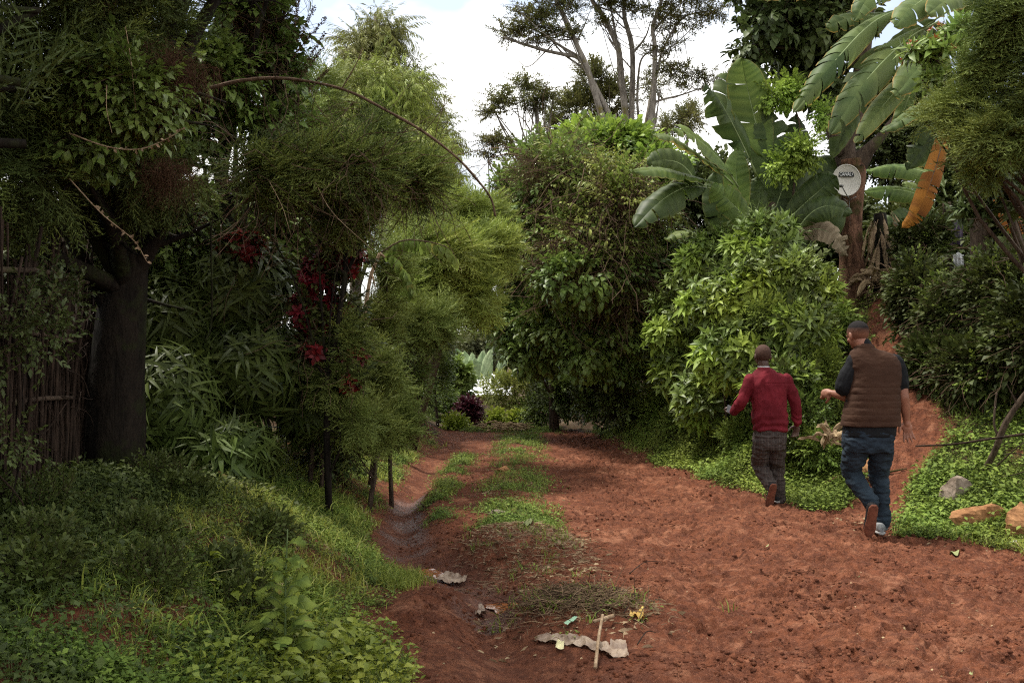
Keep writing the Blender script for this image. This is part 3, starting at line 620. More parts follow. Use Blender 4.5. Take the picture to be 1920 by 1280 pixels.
    for k,(x,y,z,r,h,l) in enumerate([(-7.5,5.,2.6,2.2,2.4,'leafy tree outside the fence, nearest to the left edge'),(-8.5,10.,3.,2.6,2.6,'leafy tree beyond the left bank, behind the red bracts'),(-7.,15.,3.,2.6,2.6,'leafy tree beyond the left bank, behind the left cypresses'),(-9.,1.,2.6,2.4,2.4,'leafy tree outside the picture at the left of the viewer')]):
        pl('background_tree',l,'tree',x,y,[(x,y,z,r,r,h),(x+.6,y+1.5,z*.6,r*.8,r*.8,h*.6)],[('big','broad_dark',900,dict(s=1.3,shell=.6,rnd=.8,back=0))],.14,'bark_dark','leafy trees beyond the left bank',2,3)
    # feathery bright conifers beyond
    lab=['bright green feathery cypress leaning over the road, widest of the left cypresses','tall feathery cypress behind it with pale tips at its top','low feathery cypress boughs above the dark hollow','small upright cypress shrub beside the dark hollow on the bank']
    cs=[([E(800,480,12.6,120,70,1.),E(860,560,12.6,85,55,.9),E(760,560,12.3,80,60,.8),E(900,470,13.2,75,55,.8)],(735,14),1900,'cyp_lit'),
        ([E(770,400,14.5,80,55,1.),E(850,410,14.2,90,45,.9),E(905,400,14.6,45,30,.5)],(770,15.3),1500,'cyp_lit'),
        ([E(720,500,10.9,50,60,.5),E(700,600,10.8,55,60,.5),E(790,610,11.3,85,35,.5)],(690,11.2),900,'cyp_mid'),
        ([E(690,710,9.9,55,75,.35),E(680,810,9.6,60,55,.3),E(735,790,10.6,45,65,.3),E(640,800,9.3,45,60,.25)],(690,9.9),1100,'cyp_mid')]
    for (e,(bx,by),n,mt),l in zip(cs,lab):
        pl('cypress_tree',l,'tree',P(bx,0,by)[0],by,e,[('con' if by>12 else 'con_s',mt,n,dict(s=1.25 if by>12 else 1.05,shell=.8,up=.05,rnd=.25,dirv=(1.,-.2,0),cl=24,clf=.28,cls=.3,tlo=.15)),('con','cyp_mid',n//4,dict(s=1.2,shell=.95,rnd=.8,dirv=(.5,0,0)))],.07 if by>12 else .03,'bark_mid',None,3,4)
    # willow leaved bush
    e=[E(725,650,10.6,40,45,.4),E(760,720,11.5,45,70,.5),E(745,660,11.5,40,40,.4)]
    pl('olive_leaf_bush','bush of small narrow silvery green leaves at the edge of the dark hollow','bush',P(735,0,10.9)[0],10.9,e,[('willow','broad_mid',420,dict(s=.9,shell=.9,rnd=.7))],.03,'bark_mid',part='foliage',tpart='stems')
    # broken bright stem with drooping leaves
    mb=MB(); a=[P(683,600,9.9),P(688,560,9.9),P(696,515,9.9),P(712,475,9.9)]; tube(mb,a,[.022,.02,.018,.016],8,0,rough=.2,nseg=20); tube(mb,[P(712,475,9.9),P(722,482,9.9)],[.016,.01],6,0); tube(mb,[P(697,512,9.9),P(704,540,9.85)],[.012,.004],6,0)
    o=thing('broken_stem','bare snapped pale stem curving up at the centre left, with a spray of drooping leaves','branch',a[0]); mb.build('stem',M['wood'],o)
    mb=MB(); tube(mb,spline([P(712,475,9.9),P(760,450,9.95),P(830,460,10.05),P(850,480,10.1)],12),np.linspace(.009,.003,12),5,1)
    pp=spline([P(712,475,9.9),P(760,450,9.95),P(830,460,10.05),P(850,480,10.1)],50)[8:]; pp=np.vstack([pp,spline([P(730,470,9.9),P(760,510,9.8),P(775,550,9.8)],26)])
    geo=blade(.16,.07,.25,.5,3,.4)
    for p in pp: put(mb,geo,p,np.array([R_(-.5,.5),R_(-.5,.3),-1.]),tocam(p,(.3*R_(-1,1),0,.6)),R_(.3,1),R_(.6,1.1))
    mb.build('foliage',[M['broad_mid'],M['twig']],o)
    # eucalyptus far behind
    e=[E(705,75,26,78,72,1.3),E(745,165,26,90,80,1.4),E(690,135,25.5,75,75,1.3),E(790,240,26,75,80,1.3)]
    pl('eucalyptus_tree','tallest tree left of centre with light hanging leaves against the white sky','tree',P(735,0,27)[0],27,e,[('euc','euc2',2000,dict(s=1.1,shell=.9,up=-.2,rnd=.8,tlo=.1,thi=.6,floor=False,cl=12,clf=.9,cls=.5)),],.16,'bark_grey',None,3,5,top=P(705,30,26),bz=-.9)
    e=[E(710,230,21,130,140,1.6),E(640,210,20.5,85,105,1.2),E(755,320,20,125,120,1.5),E(640,360,20,110,100,1.5),E(805,290,22,55,100,1.)]
    pl('willowy_tree','broad yellow-green tree of fine hanging foliage behind the arching vine','tree',P(700,0,21.5)[0],21.5,e,[('euc','euc',4200,dict(s=.85,shell=.8,up=-.2,rnd=.7,cl=14,clf=.8)),('con_l','cyp_mid',200,dict(s=1.1,shell=.5,up=.3,rnd=.5)),],.18,'bark_grey',None,3,4,bz=-.3)
    e=[E(565,260,17,60,110,1.),E(600,180,17.5,40,70,.8)]
    pl('wispy_tree','slender grey-green wispy tree between creeper tree and yellow-green tree','tree',P(575,0,17.3)[0],17.3,e,[('con_l','cyp_mid',420,dict(s=1.,shell=.95,up=.4,rnd=.6))],.07,'bark_grey')
    e=[E(830,270,25,28,50,.8),E(835,340,25,25,30,.7)]
    pl('eucalyptus_tree','small far tree with round leaf clusters right of the yellow-green tree','tree',P(815,0,25.3)[0],25.3,e,[('euc','euc2',240,dict(s=1.,shell=.9,up=-.4,rnd=.7,thi=.7))],.08,'bark_grey',bz=-.7)
def build_far():
    pl=plant
    # background behind the road's end
    specs=[('far_tree','grey-green far tree above the pale leaves, in the gap over the road',890,665,52,70,40,'greyfar',600,'tree'),
           ('far_tree','large far tree filling the gap behind the right hedge',1010,620,48,110,90,'broad_dark',700,'tree'),
           ('far_tree','far yellow-green tree behind the reddish trunk',850,720,34,40,55,'broad_mid',420,'tree'),
           ('far_tree','far tree crown behind the low cypress boughs',770,640,30,90,80,'broad_dark',600,'tree'),
           ('hedge_shrub','brown-green hedge bush beyond the end of the road',965,735,26,65,45,'vine',620,'shrub'),
           ('hedge_shrub','light bush left of the white roofs',830,770,24,35,45,'broad_mid',380,'shrub'),
           ('hedge_shrub','dull green bush at the far right of the road gap',1035,720,24,45,60,'hedge_dark',480,'shrub'),
           ('lime_bush','rounded lime green bush left of its darker neighbour at the road end',928,796,22.5,28,20,'herb_lime',300,'bush'),
           ('lime_bush','second rounded lime green bush, right one at the road end',975,798,22.2,34,18,'herb_lime',330,'bush'),
           ('wine_bush','dark wine-red bush at the far end of the left track',880,776,21.8,24,33,'wine',420,'bush'),
           ('weed_clump','bright green weed clump below the wine-red bush',852,806,20.6,26,14,'herb_lime',220,'weed')]
    for nm,l,px_,py,Y,a,b,mt,n,cat in specs:
        c=P(px_,py,Y); z=float(H(c[0],Y))
        pl(nm,l,cat,c[0],Y+.2,[E(px_,py,Y,a,b,a*Y/F*.8)],[('med' if Y<30 else 'big',mt,n,dict(s=Y/26. if Y>26 else .9,shell=.7,rnd=.7,floor=False))],.05*Y/24,'bark_mid',part='foliage',tpart='stems')
    mb=MB(); e=[E(905,690,40,45,25,1.5)]
    o=thing('banana_clump','pale far clump of upright banana leaves above the white roofs','banana plant',P(905,745,40))
    for i in range(14):
        a=P(905+R_(-30,35),725,40+R_(-1,1)); b=a+np.array([R_(-.6,.6),R_(-.4,.4),R_(1.0,1.6)]); bleaf(mb,[a,(a+b)/2+[0,0,.1],b],.35,tocam(a,(R_(-.5,.5),0,.4)),3,.3,.3,0,0,14,.02)
    mb.build('foliage',[M['palegreen']],o)
    # far house with white roof
    o=thing('house','distant house with pale metal roof half hidden by bushes beyond the road','house',(P(880,720,44)[0],45,-2.2))
    def box(c,s,name,mat,rz=0.,pitch=None):
        m=MB(); x,y,z=np.array(s)/2; V=np.array([[a,b,d] for a in(-x,x) for b in(-y,y) for d in(-z,z)])+np.array(c)
        m.add(V,None,[(0,1,3,2),(4,6,7,5),(0,4,5,1),(2,3,7,6),(0,2,6,4),(1,5,7,3)]); return m.build(name,mat,o,False)
    c=P(880,720,44); box((c[0],45,-1.2),(3.6,2.6,2.0),'wall',M['ban_husk'])
    m=MB(); x0,x1=c[0]-2.0,c[0]+1.9; zr,ze=.62,-.25
    nx=40; xs=np.linspace(x0,x1,nx); wv=.03*np.cos(np.arange(nx)*pi)
    for ya,za,yb,zb in ((43.3,ze,45,zr),(46.7,ze,45,zr)):
        V=np.vstack([np.stack([xs,np.full(nx,ya),za+wv],1),np.stack([xs,np.full(nx,yb),zb+wv],1)]); m.add(V,None,[(i,i+1,nx+i+1,nx+i) for i in range(nx-1)])
    m.build('roof',M['roof'],o)
    # reddish trunk
    e=[E(800,640,19,60,30,.8),E(760,600,19,60,50,.8)]
    pl('red_trunk_tree','slim tree with reddish brown trunk at the left track, its crown merging above','tree',P(791,806,19.6)[0],19.6,[E(795,640,19.3,55,45,.8),E(770,600,19.3,60,40,.8)],[('med','broad_dark',520,dict(s=1.,shell=.8))],.075,'bark_red',None,2,3)
    e=[E(760,740,17.5,45,70,.6),E(745,640,17.5,60,50,.8)]
    pl('hedge_shrub','dark shrub inside the hollow left of the reddish trunk','shrub',P(750,0,17.7)[0],17.7,e,[('med','hedge_dark',700,dict(s=1.,shell=.7))],.04,'bark_dark',part='foliage',tpart='stems')
    pl('hedge_shrub','yellowish shrub climbing beside the reddish trunk','shrub',P(822,0,20.5)[0],20.5,[E(822,700,20.5,22,70,.5),E(815,640,20.5,30,30,.5)],[('small','broad_mid',420,dict(s=1.2,shell=.8))],.04,'bark_mid',part='foliage',tpart='stems')
    # heap of husks/sticks at the road end
    mb=MB()
    for i in range(150):
        p=P(905+R_(0,85),814+R_(-6,4),20.2+R_(-.4,.4)); p[2]=H(p[0],p[1])+R_(.02,.16); d=np.array([R_(-1,1),R_(-.5,.5),R_(-.15,.25)]); l=R_(.1,.32)
        tube(mb,spline([p,p+d*l*.5+[0,0,.02],p+d*l],4),[.012,.008],4,0,R_(.2,1))
    single('brushwood',mb,[M['dry']],'low pile of dry sticks and husks across the end of the road','brushwood',P(945,816,20.2),None,'stuff')
    # acacias, drawn from their own branch lines
    ac=[('tall acacia with forked leaning trunk, leftmost of the three in the sky',28,
        [([(1134,260),(1132,232),(1103,134),(1080,81),(1056,27),(1043,0),(1030,-70)],.21),([(1150,260),(1148,228),(1110,151),(1087,111),(1060,103),(1030,97),(985,84),(945,70)],.17),([(1087,111),(1040,80),(1000,55),(960,48)],.07),([(1080,81),(1095,50),(1106,22)],.05),([(1103,134),(1050,95),(1015,40),(1010,5)],.06),([(1040,80),(1020,100),(1000,120),(985,125),(970,112)],.035)],
        [(965,60,45,14),(1000,40,50,17),(985,20,30,12),(1045,12,60,20),(1060,60,40,12),(1010,70,40,10),(1070,-60,130,45)]),
        ('tall acacia of two close upright trunks, middle of the three in the sky',29.5,
        [([(1180,265),(1177,249),(1164,134),(1157,84),(1124,20),(1110,0),(1090,-60)],.24),([(1192,265),(1184,249),(1186,101),(1171,34),(1171,0),(1175,-70)],.21),([(1200,262),(1200,243),(1195,188),(1200,120),(1215,100),(1225,108)],.1),([(1157,84),(1150,40),(1140,-10)],.09),([(1186,101),(1210,70),(1220,40)],.07)],
        [(1160,-60,140,45),(1130,40,28,14),(1195,20,26,16),(1150,6,50,12)]),
        ('slim straight acacia, rightmost of the three, with a long bough to the right',28.5,
        [([(1223,262),(1223,245),(1228,101),(1224,50),(1241,0),(1250,-70)],.18),([(1222,210),(1231,191),(1278,178),(1330,160)],.08),([(1228,150),(1245,90),(1280,35),(1330,20)],.08),([(1224,60),(1260,20),(1300,-10)],.07),([(1228,120),(1250,110),(1262,75)],.05)],
        [(1245,90,40,13),(1275,45,40,16),(1330,22,48,16),(1300,-10,60,18),(1262,130,50,16),(1320,142,40,14),(1290,160,30,10),(1240,20,40,18),(1260,-60,120,40)])]
    for l,Y,lines,pads in ac:
        b=P(*lines[0][0][0],Y); b[2]=float(H(b[0],Y)); o=thing('acacia_tree',l,'tree',b); mb=MB()
        for q,(ln,r) in enumerate(lines):
            pts=[P(a,c,Y+.04*q) for a,c in ln]
            if q==0 or ln[0][1]>255: pts=[np.array([pts[0][0],Y,b[2]-.1])]+pts
            r*=.56; tube(mb,pts,np.linspace(r,r*.35,40),9,0,.5,0,.15,nseg=40)
            for w in range(6):
                a=spline(pts,40)[int(R_(14,39))]; pd=pads[int(R_(0,len(pads)-.01))]; g=P(pd[0]+R_(-.7,.7)*pd[2],pd[1],Y+R_(-.8,.8))
                if np.linalg.norm(g-a)<2.6: tube(mb,spline([a,(a+g)/2+[0,0,-.12],g],8),np.linspace(r*.2,.012,8),4,0,.5,0,0,False)
        mb.build('trunk',M['bark_grey'],o)
        mb=MB(); crown(mb,[E(a,c,Y,ra*1.15,rb*1.0,ra*Y/F) for a,c,ra,rb in pads],int(sum(p[2]*p[3] for p in pads)*.08)+300,T['acacia'],s=.75,shell=.95,back=0,lump=.5,U=(0,0,1.),floor=False,flat=True); mb.build('crown',[M['acacia'],M['twig']],o)
    plant('acacia_tree','low spreading acacia with bent boughs, left of the tall trunks','tree',P(1040,0,24)[0],24,[E(940,188,24,42,13,.8),E(985,160,24,32,12,.7),E(920,212,24,28,9,.6),E(1005,195,24,38,13,.7),E(930,264,23.5,44,11,.7),E(970,285,23.5,36,10,.7),E(1025,180,24,32,13,.6),E(915,290,23.5,24,8,.5)],
       [('acacia','acacia',560,dict(s=.65,shell=.95,flat=True,lump=.5,U=(0,0,1.),back=0,floor=False))],.11,'bark_grey',None,3,4,top=P(1005,190,24),bz=-.6)
    plant('dense_tree','dense dark tree standing behind the leaning acacia trunks','tree',P(1110,0,33)[0],33,[E(1110,150,33,45,35,1.),E(1085,205,33,60,40,1.2),E(1150,190,33,55,45,1.),E(1040,235,33,40,30,1.),E(1225,160,34,30,25,.9)],[('acacia','acacia',900,dict(s=.9,shell=.8,U=(0,0,1.),up=.2,rnd=.5,tlo=0,thi=.5,floor=False))],.2,'bark_grey',bz=-1.5)
    plant('dense_tree','small round distant tree low in the sky right of the acacias','tree',P(1290,0,36)[0],36,[E(1290,225,36,38,22,1.2),E(1250,240,36,25,16,1.)],[('acacia','acacia',260,dict(s=.9,shell=.9,U=(0,0,1.),floor=False))],.12,'bark_grey',bz=-1.5)
def build_right():
    pl=plant
    # vine mounds along the right of the road
    e=[E(1055,335,17,105,75,1.2),E(1150,390,16.3,120,95,1.2),E(1010,410,17.5,80,95,1.),E(1100,480,16.3,120,105,1.2),E(1165,500,16.2,65,120,1.)]
    pl('vine_covered_tree','big tree smothered in olive and brown vines right of the road centre','tree',2.2,17.6,e,
       [('vine','vine',4200,dict(s=1.05,shell=.5,up=.0,rnd=.8,out=.8,cl=14,clf=.8,lump=.5)),('dead','deadbrown',190,dict(s=1.1,shell=.28,up=-.6,rnd=.5,lump=.35)),('tangle','vinewood',240,dict(s=1.4,shell=.25)),('tangle','vinewood',90,dict(s=2.4,shell=.1,up=-.5)),('euc','vine',160,dict(s=.9,shell=.1,up=.3,rnd=.8)),('med','broad_mid',900,dict(s=1.3,shell=.95)),('big','broad_mid',420,dict(s=.8,shell=.3,up=-.3,rnd=.6,ells=[E(1010,430,17,70,90,1.),E(1090,520,15.8,110,60,1.)],tlo=.3))],.14,'bark_dark',None,3,3)
    e=[E(985,480,18.5,75,100,1.),E(1020,300,20,65,55,1.),E(965,370,20,55,65,.8),E(965,590,18.6,75,70,1.),E(955,440,19.5,50,75,.8)]
    pl('leafy_tree','soft green leafy tree at the left side of the vine mound, over the far road','tree',P(985,0,19.6)[0]+.6,20.2,e,[('med','broad_mid',2300,dict(s=1.15,shell=.6,rnd=.8,up=0.,cl=9,clf=.8,tlo=.2))],.1,'bark_mid',None,3,3)
    e=[E(1040,600,17.8,90,65,1.),E(1000,660,18.2,65,45,.9),E(1100,640,17.2,75,75,1.),E(1155,640,16.9,45,90,.9)]
    pl('broad_leaf_bush','dark bush of heart-shaped leaves hanging low over the right of the road','bush',2.0,17.9,e,[('big','broad_mid',1600,dict(s=.8,shell=.6,up=-.35,rnd=.6,cl=10,clf=.8,tlo=.3,thi=1.)),('med','broad_mid',900,dict(s=1.2,shell=.95))],.07,'bark_dark',part='foliage',tpart='stems')
    e=[E(1050,745,20.5,60,45,.7),E(1120,745,18.8,50,70,.7),E(1160,740,17.6,40,80,.8),E(1010,770,21.5,40,30,.6)]
    pl('hedge_shrub','dark hedge foot around the black hollow at the end of the road','shrub',2.3,19.2,e,[('med','hedge_dark',700,dict(s=.95,shell=.9,rnd=.7)),('med','broad_mid',1100,dict(s=.95,shell=.5,rnd=.7,cl=9,clf=.7))],.05,'bark_dark',part='foliage',tpart='stems')
    e=[E(1150,290,20,95,60,1.),E(1225,330,19.5,75,75,1.),E(1110,265,21,70,40,.8)]
    pl('broad_leaf_tree','bright broad-leaved tree behind the vine mound, below the acacia trunks','tree',P(1180,0,20.5)[0],20.5,e,[('big','broad_lit',1500,dict(s=1.,shell=.6,up=.1,rnd=.6,cl=8,clf=.8)),('med','broad_mid',500,dict(s=1.3,shell=.9))],.12,'bark_mid',None,2,3)
    # enset clump
    Y=15.0; q=lambda a,b,d=0.: P(a,b,Y+d)
    fz=lambda x=0.,y=-1.,z=.3: np.array([x,y,z])
    LV=[([q(1455,350,.3),q(1420,240,.3),q(1400,160,.2),q(1390,108,0)],.62,fz(-.2),dict(tears=2,mat='ban_b')),
        ([q(1470,340,.8),q(1445,230,.8),q(1432,150,.7),q(1418,116,.7)],.45,fz(.5),dict(tears=2,mat='ban_b')),
        ([q(1420,330,0),q(1385,255,-.2),q(1350,190,-.5),q(1322,158,-.7)],.5,fz(-.4,-.7,.7),dict(tears=9,jit=.7,droop=.7,mat='ban_d')),
        ([q(1400,300,.5),q(1370,230,.5),q(1362,160,.6),q(1368,138,.7)],.42,fz(.1),dict(tears=2,mat='ban_d')),
        ([q(1385,350,-.4),q(1350,300,-.8),q(1300,255,-1.1),q(1262,242,-1.3)],.55,fz(-.2,-.8,.8),dict(tears=2,mat='ban_b')),
        ([q(1375,345,-.3),q(1330,305,-.6),q(1260,258,-.9),q(1222,256,-1.)],.42,fz(.2,-.5,1.),dict(tears=3,mat='ban_l')),
        ([q(1345,345,-.4),q(1300,332,-.8),q(1240,318,-1.1),q(1184,322,-1.3)],.46,fz(-.1,-.6,.9),dict(tears=4,mat='ban_b')),
        ([q(1350,355,-.3),q(1290,350,-.8),q(1235,380,-1.1),q(1188,428,-1.3)],.5,fz(-.3,-.8,.3),dict(tears=6,mat='ban_d')),
        ([q(1320,360,0),q(1280,310,0),q(1240,300,0),q(1212,306,0)],.4,fz(0,-.9,.2),dict(tears=3,mat='ban_d')),
        ([q(1360,430,-.3),q(1320,440,-.6),q(1280,435,-.8),q(1245,450,-.9)],.36,fz(0,-.5,1.),dict(tears=8,jit=.5,mat='ban_b')),
        ([q(1470,430,.2),q(1462,340,.3),q(1445,260,.3),q(1430,200,.3)],.72,fz(.1),dict(tears=3,mat='ban_d')),
        ([q(1500,440,.5),q(1505,350,.5),q(1500,270,.6),q(1490,215,.7)],.6,fz(.3),dict(tears=3,mat='ban_d')),
        ([q(1390,450,-.1),q(1385,380,-.2),q(1380,320,-.3),q(1385,275,-.3)],.4,fz(-.3),dict(tears=1,mat='ban_b')),
        ([q(1430,455,-.3),q(1400,410,-.6),q(1360,370,-.8),q(1335,345,-.9)],.42,fz(-.1),dict(tears=7,jit=.5,mat='ban_b')),
        ([q(1450,440,.1),q(1500,390,0),q(1545,350,-.1),q(1570,330,-.2)],.5,fz(.3,-.8,.4),dict(tears=4,mat='ban_d')),
        ([q(1470,455,.2),q(1520,430,.1),q(1560,440,0),q(1590,480,0)],.45,fz(.3,-.9,.2),dict(tears=7,mat='ban_husk',jit=.5)),
        ([q(1480,450,0),q(1520,400,-.2),q(1560,385,-.3),q(1600,400,-.4)],.45,fz(0,-.9,.4),dict(tears=5,mat='ban_d')),
        ([q(1440,470,.1),q(1452,400,.2),q(1475,330,.3),q(1480,290,.3)],.6,fz(-.3),dict(tears=3,mat='ban_d')),
        ([q(1400,470,0),q(1410,420,.1),q(1425,370,.1),q(1420,330,.1)],.55,fz(.4),dict(tears=4,mat='ban_d')),
        ([q(1500,480,.3),q(1530,440,.3),q(1550,400,.3),q(1540,340,.4)],.6,fz(-.2),dict(tears=4,mat='ban_d')),
        ([q(1440,470,.5),q(1440,420,.6),q(1440,370,.7),q(1430,330,.8)],.8,fz(0),dict(tears=3,mat='ban_d')),
        ([q(1420,470,.9),q(1390,430,1.),q(1360,380,1.),q(1340,320,1.1)],.8,fz(-.1),dict(tears=4,mat='ban_d')),
        ([q(1470,470,.9),q(1490,400,1.),q(1540,330,1.1),q(1580,290,1.2)],.8,fz(.1),dict(tears=4,mat='ban_d')),
        ([q(1440,470,.3),q(1400,450,0),q(1350,460,-.2),q(1310,480,-.2)],.4,fz(.1,-.8,.5),dict(tears=6,mat='ban_b')),
        ([q(1490,480,.7),q(1510,440,.8),q(1520,370,.9),q(1530,300,1.)],.8,fz(.1),dict(tears=4,mat='ban_d'))]
    b=q(1455,520,.4); b[2]=float(H(b[0],b[1]))
    bananaplant('enset_plant','huge dark green enset clump with broad upright leaves right of the vine mound','enset',b,LV,'ban_d',([b-[0,0,.1],b+[0,0,.8],q(1440,430,.3),q(1445,380,.3)],[.26,.24,.17,.09],'bark_mid'))
    # banana plant upper right
    Y=12.6; q=lambda a,b,d=0.: P(a,b,Y+d)
    LV=[([q(1722,5,.3),q(1640,40,0),q(1565,115,-.4),q(1484,216,-.7)],.40,(.45,-.7,.75),dict(ragged=.045,tears=9,droop=1.,jit=.15)),
        ([q(1760,40,.3),q(1700,75,0),q(1625,150,-.4),q(1553,258,-.7)],.48,(.25,-.8,.6),dict(ragged=.045,tears=15,droop=.9,jit=.2)),
        ([q(1745,110,.2),q(1700,150,.0),q(1650,205,-.2),q(1602,271,-.4)],.30,(.3,-.8,.6),dict(tears=3,droop=.7)),
        ([q(1800,70,.1),q(1770,90,0),q(1720,130,-.3),q(1675,182,-.5)],.44,(.1,-.9,.6),dict(tears=4,droop=.4)),
        ([q(1830,-30,.2),q(1770,-20,0),q(1715,10,-.3),q(1675,52,-.5)],.42,(0,-.9,.6),dict(tears=3,droop=.4)),
        ([q(1860,-40,.2),q(1820,-20,0),q(1775,0,-.3),q(1738,28,-.5)],.40,(0,-.9,.6),dict(tears=3)),
        ([q(1740,-30,.4),q(1680,-25,.2),q(1630,-5,0),q(1600,42,-.1)],.34,(0,-.9,.4),dict(tears=6,jit=.4)),
        ([q(1700,-40,.4),q(1600,-40,.3),q(1500,-20,.2),q(1420,4,.1)],.40,(0,-.7,.7),dict(tears=6,jit=.2)),
        ([q(1700,20,.3),q(1650,30,.2),q(1600,30,.1),q(1548,52,0)],.36,(0,-.8,.5),dict(tears=8,jit=.4)),
        ([q(1760,-20,.2),q(1790,-10,.1),q(1830,10,0),q(1870,50,0)],.36,(0,-.8,.5),dict(tears=6,mat='ban_b')),
        ([q(1690,60,.9),q(1640,120,.9),q(1600,200,.9),q(1560,300,.9)],.5,(.2,-.9,.1),dict(tears=8,mat='ban_d',jit=.5)),
        ([q(1780,130,.8),q(1760,200,.8),q(1740,260,.8),q(1700,320,.8)],.45,(.2,-.9,.1),dict(tears=8,mat='ban_d',jit=.5)),
        ([q(1720,150,.6),q(1705,180,.6),q(1690,220,.6),q(1672,250,.6)],.22,(0,-1,.3),dict(tears=3)),
        ([q(1760,190,.4),q(1730,200,.3),q(1690,225,.2),q(1648,250,.2)],.28,(0,-.6,.8),dict(tears=6,jit=.4)),
        ([q(1760,160,.5),q(1745,190,.5),q(1735,200,.5),q(1715,205,.5)],.25,(0,-1,.3),dict(tears=3)),
        ([q(1780,20,.8),q(1720,60,.9),q(1670,100,.9),q(1645,120,.9)],.36,(.2,-.6,-.3),dict(tears=6,mat='ban_d',jit=.5)),
        ([q(1790,60,.8),q(1760,60,.9),q(1735,90,.9),q(1700,130,.9)],.36,(.2,-.6,-.3),dict(tears=6,mat='ban_d',jit=.5)),
        ([q(1800,190,-.1),q(1778,230,-.3),q(1752,320,-.5),q(1725,392,-.5),q(1690,428,-.4)],.27,(-.2,-1,.1),dict(tears=12,droop=.8,jit=.35,mat='ban_dead',ragged=.018,slant=.0,onesided=0,shape=.6,pet=.05)),
        ([q(1895,300,0),q(1885,350,-.1),q(1895,400,-.2),q(1915,450,-.2)],.3,(-.2,-1,.1),dict(tears=12,droop=.5,jit=.4,mat='ban_dead',ragged=.03))]
    b=q(1838,600,.5); b[2]=float(H(b[0],b[1]))
    bananaplant('banana_plant','banana plant at upper right with long pale split leaves and hanging orange dead leaves','banana plant',b,LV,'ban_l',([b-[0,0,.1],b+[0,0,1.4],q(1815,200,.4),q(1800,30,.3)],[.15,.13,.10,.06],'bark_mid'))
    Y=18; q=lambda a,b,d=0.: P(a,b,Y+d)
    LV=[([q(1770,350,0),q(1740,325,0),q(1680,312,-.1),q(1620,322,-.2)],.44,(0,-.8,.6),dict(tears=4,droop=.8,mat='ban_b')),
        ([q(1760,400,0),q(1720,365,0),q(1670,355,0),q(1618,360,-.1)],.44,(0,-.8,.5),dict(tears=3,droop=.8)),
        ([q(1775,370,.3),q(1760,330,.3),q(1735,300,.3),q(1690,312,.3)],.34,(0,-.8,.6),dict(tears=5,mat='ban_l')),
        ([q(1760,400,.3),q(1740,380,.3),q(1710,350,.3),q(1690,348,.3)],.34,(0,-.8,.6),dict(tears=8,mat='ban_b')),
        ([q(1780,420,0),q(1750,410,0),q(1700,405,0),q(1650,420,0)],.4,(0,-.8,.2),dict(tears=8,mat='ban_d')),
        ([q(1790,370,0),q(1830,330,0),q(1860,330,0),q(1890,370,0)],.4,(0,-.8,.2),dict(tears=8,mat='ban_d'))]
    b=q(1780,600,.2); b[2]=float(H(b[0],b[1]))
    bananaplant('banana_plant','banana plant behind the dish tree with leaves arching left behind its trunk','banana plant',b,LV,'ban_b',([b-[0,0,.1],b+[0,0,1],q(1775,380,.1)],[.14,.12,.07],'bark_mid'))
    # the tree with the dish
    base=P(1598,556,16); base[2]=float(H(base[0],16))
    o=thing('dish_tree','thick red-brown tree trunk carrying the satellite dish, with dark crown above','tree',base)
    mb=MB(); q=lambda a,b,d=0.: P(a,b,16+d)
    tube(mb,[base-[0,0,.2],q(1598,530),q(1597,470),q(1596,400),q(1600,340),q(1598,300)],[.28,.215,.185,.175,.18,.2],22,0,.5,0,.16,nseg=50)
    mb.build('trunk',M['bark_red'],o); mb=MB()
    tube(mb,[q(1600,320),q(1585,275,.05),q(1600,225,.05),q(1612,150,.1),q(1622,80,.15),q(1630,-20,.2)],[.2,.165,.13,.12,.11,.09],14,0,.5,0,.2,nseg=44)
    tube(mb,[q(1605,310),q(1630,280,-.1),q(1650,258,-.15),q(1675,225,-.1),q(1700,190,0)],[.17,.1,.07,.05,.03],10,0,.5,0,.2,nseg=24)
    tube(mb,[q(1585,290),q(1560,250,.1),q(1548,190,.2),q(1530,120,.3),q(1490,60,.3)],[.14,.09,.07,.06,.04],10,0,.5,0,.2,nseg=24)
    tube(mb,[q(1618,110,.1),q(1570,70,.2),q(1510,30,.2),q(1450,0,.2)],[.08,.06,.05,.03],8,0,.5,0,.2,nseg=20)
    e=[E(1440,40,16,60,40,.7),E(1520,60,16.2,70,60,.8),E(1500,130,16.4,60,60,.6),E(1410,85,15.8,32,26,.4),E(1580,30,16.4,60,50,.8),E(1560,160,16.4,35,60,.5),E(1500,-60,16.2,140,60,1.2)]
    for c in e:
        a=q(1618,100,.1) if c[2]>5.8 else q(1548,190,.2)
        tube(mb,spline([a,(a+np.array(c[:3]))/2+.1*rv(),c[:3]],8),np.linspace(.05,.015,8),6,0)
    mb.build('limb',M['bark_mid'],o)
    mb=MB(); crown(mb,e,1700,T['big'],s=1.05,shell=.8,up=-.5,rnd=.6,tlo=0,thi=.8,lump=.35,back=.2); mb.build('crown',[M['broad_dark'],M['twig']],o)
    o2=thing('climber','light green climber hanging in clumps on the dark tree beside the enset','climber',P(1500,200,15.6))
    mb=MB(); crown(mb,[E(1480,170,15.4,38,25,.3),E(1450,180,15.2,25,22,.25),E(1500,285,15.0,38,35,.3),E(1545,215,15.4,25,20,.25),E(1470,310,14.9,20,30,.25)],430,T['med'],s=.85,shell=.7,up=-.3,rnd=.6,tlo=.3); mb.build('foliage',[M['broad_lit'],M['gstem']],o2)
    mb=MB(); tube(mb,[P(1480,180,15.5),P(1500,240,15.3),P(1490,330,15.1),P(1480,470,15.2)],[.012,.02],6,nseg=16); mb.build('stem',M['bark_mid'],o2)
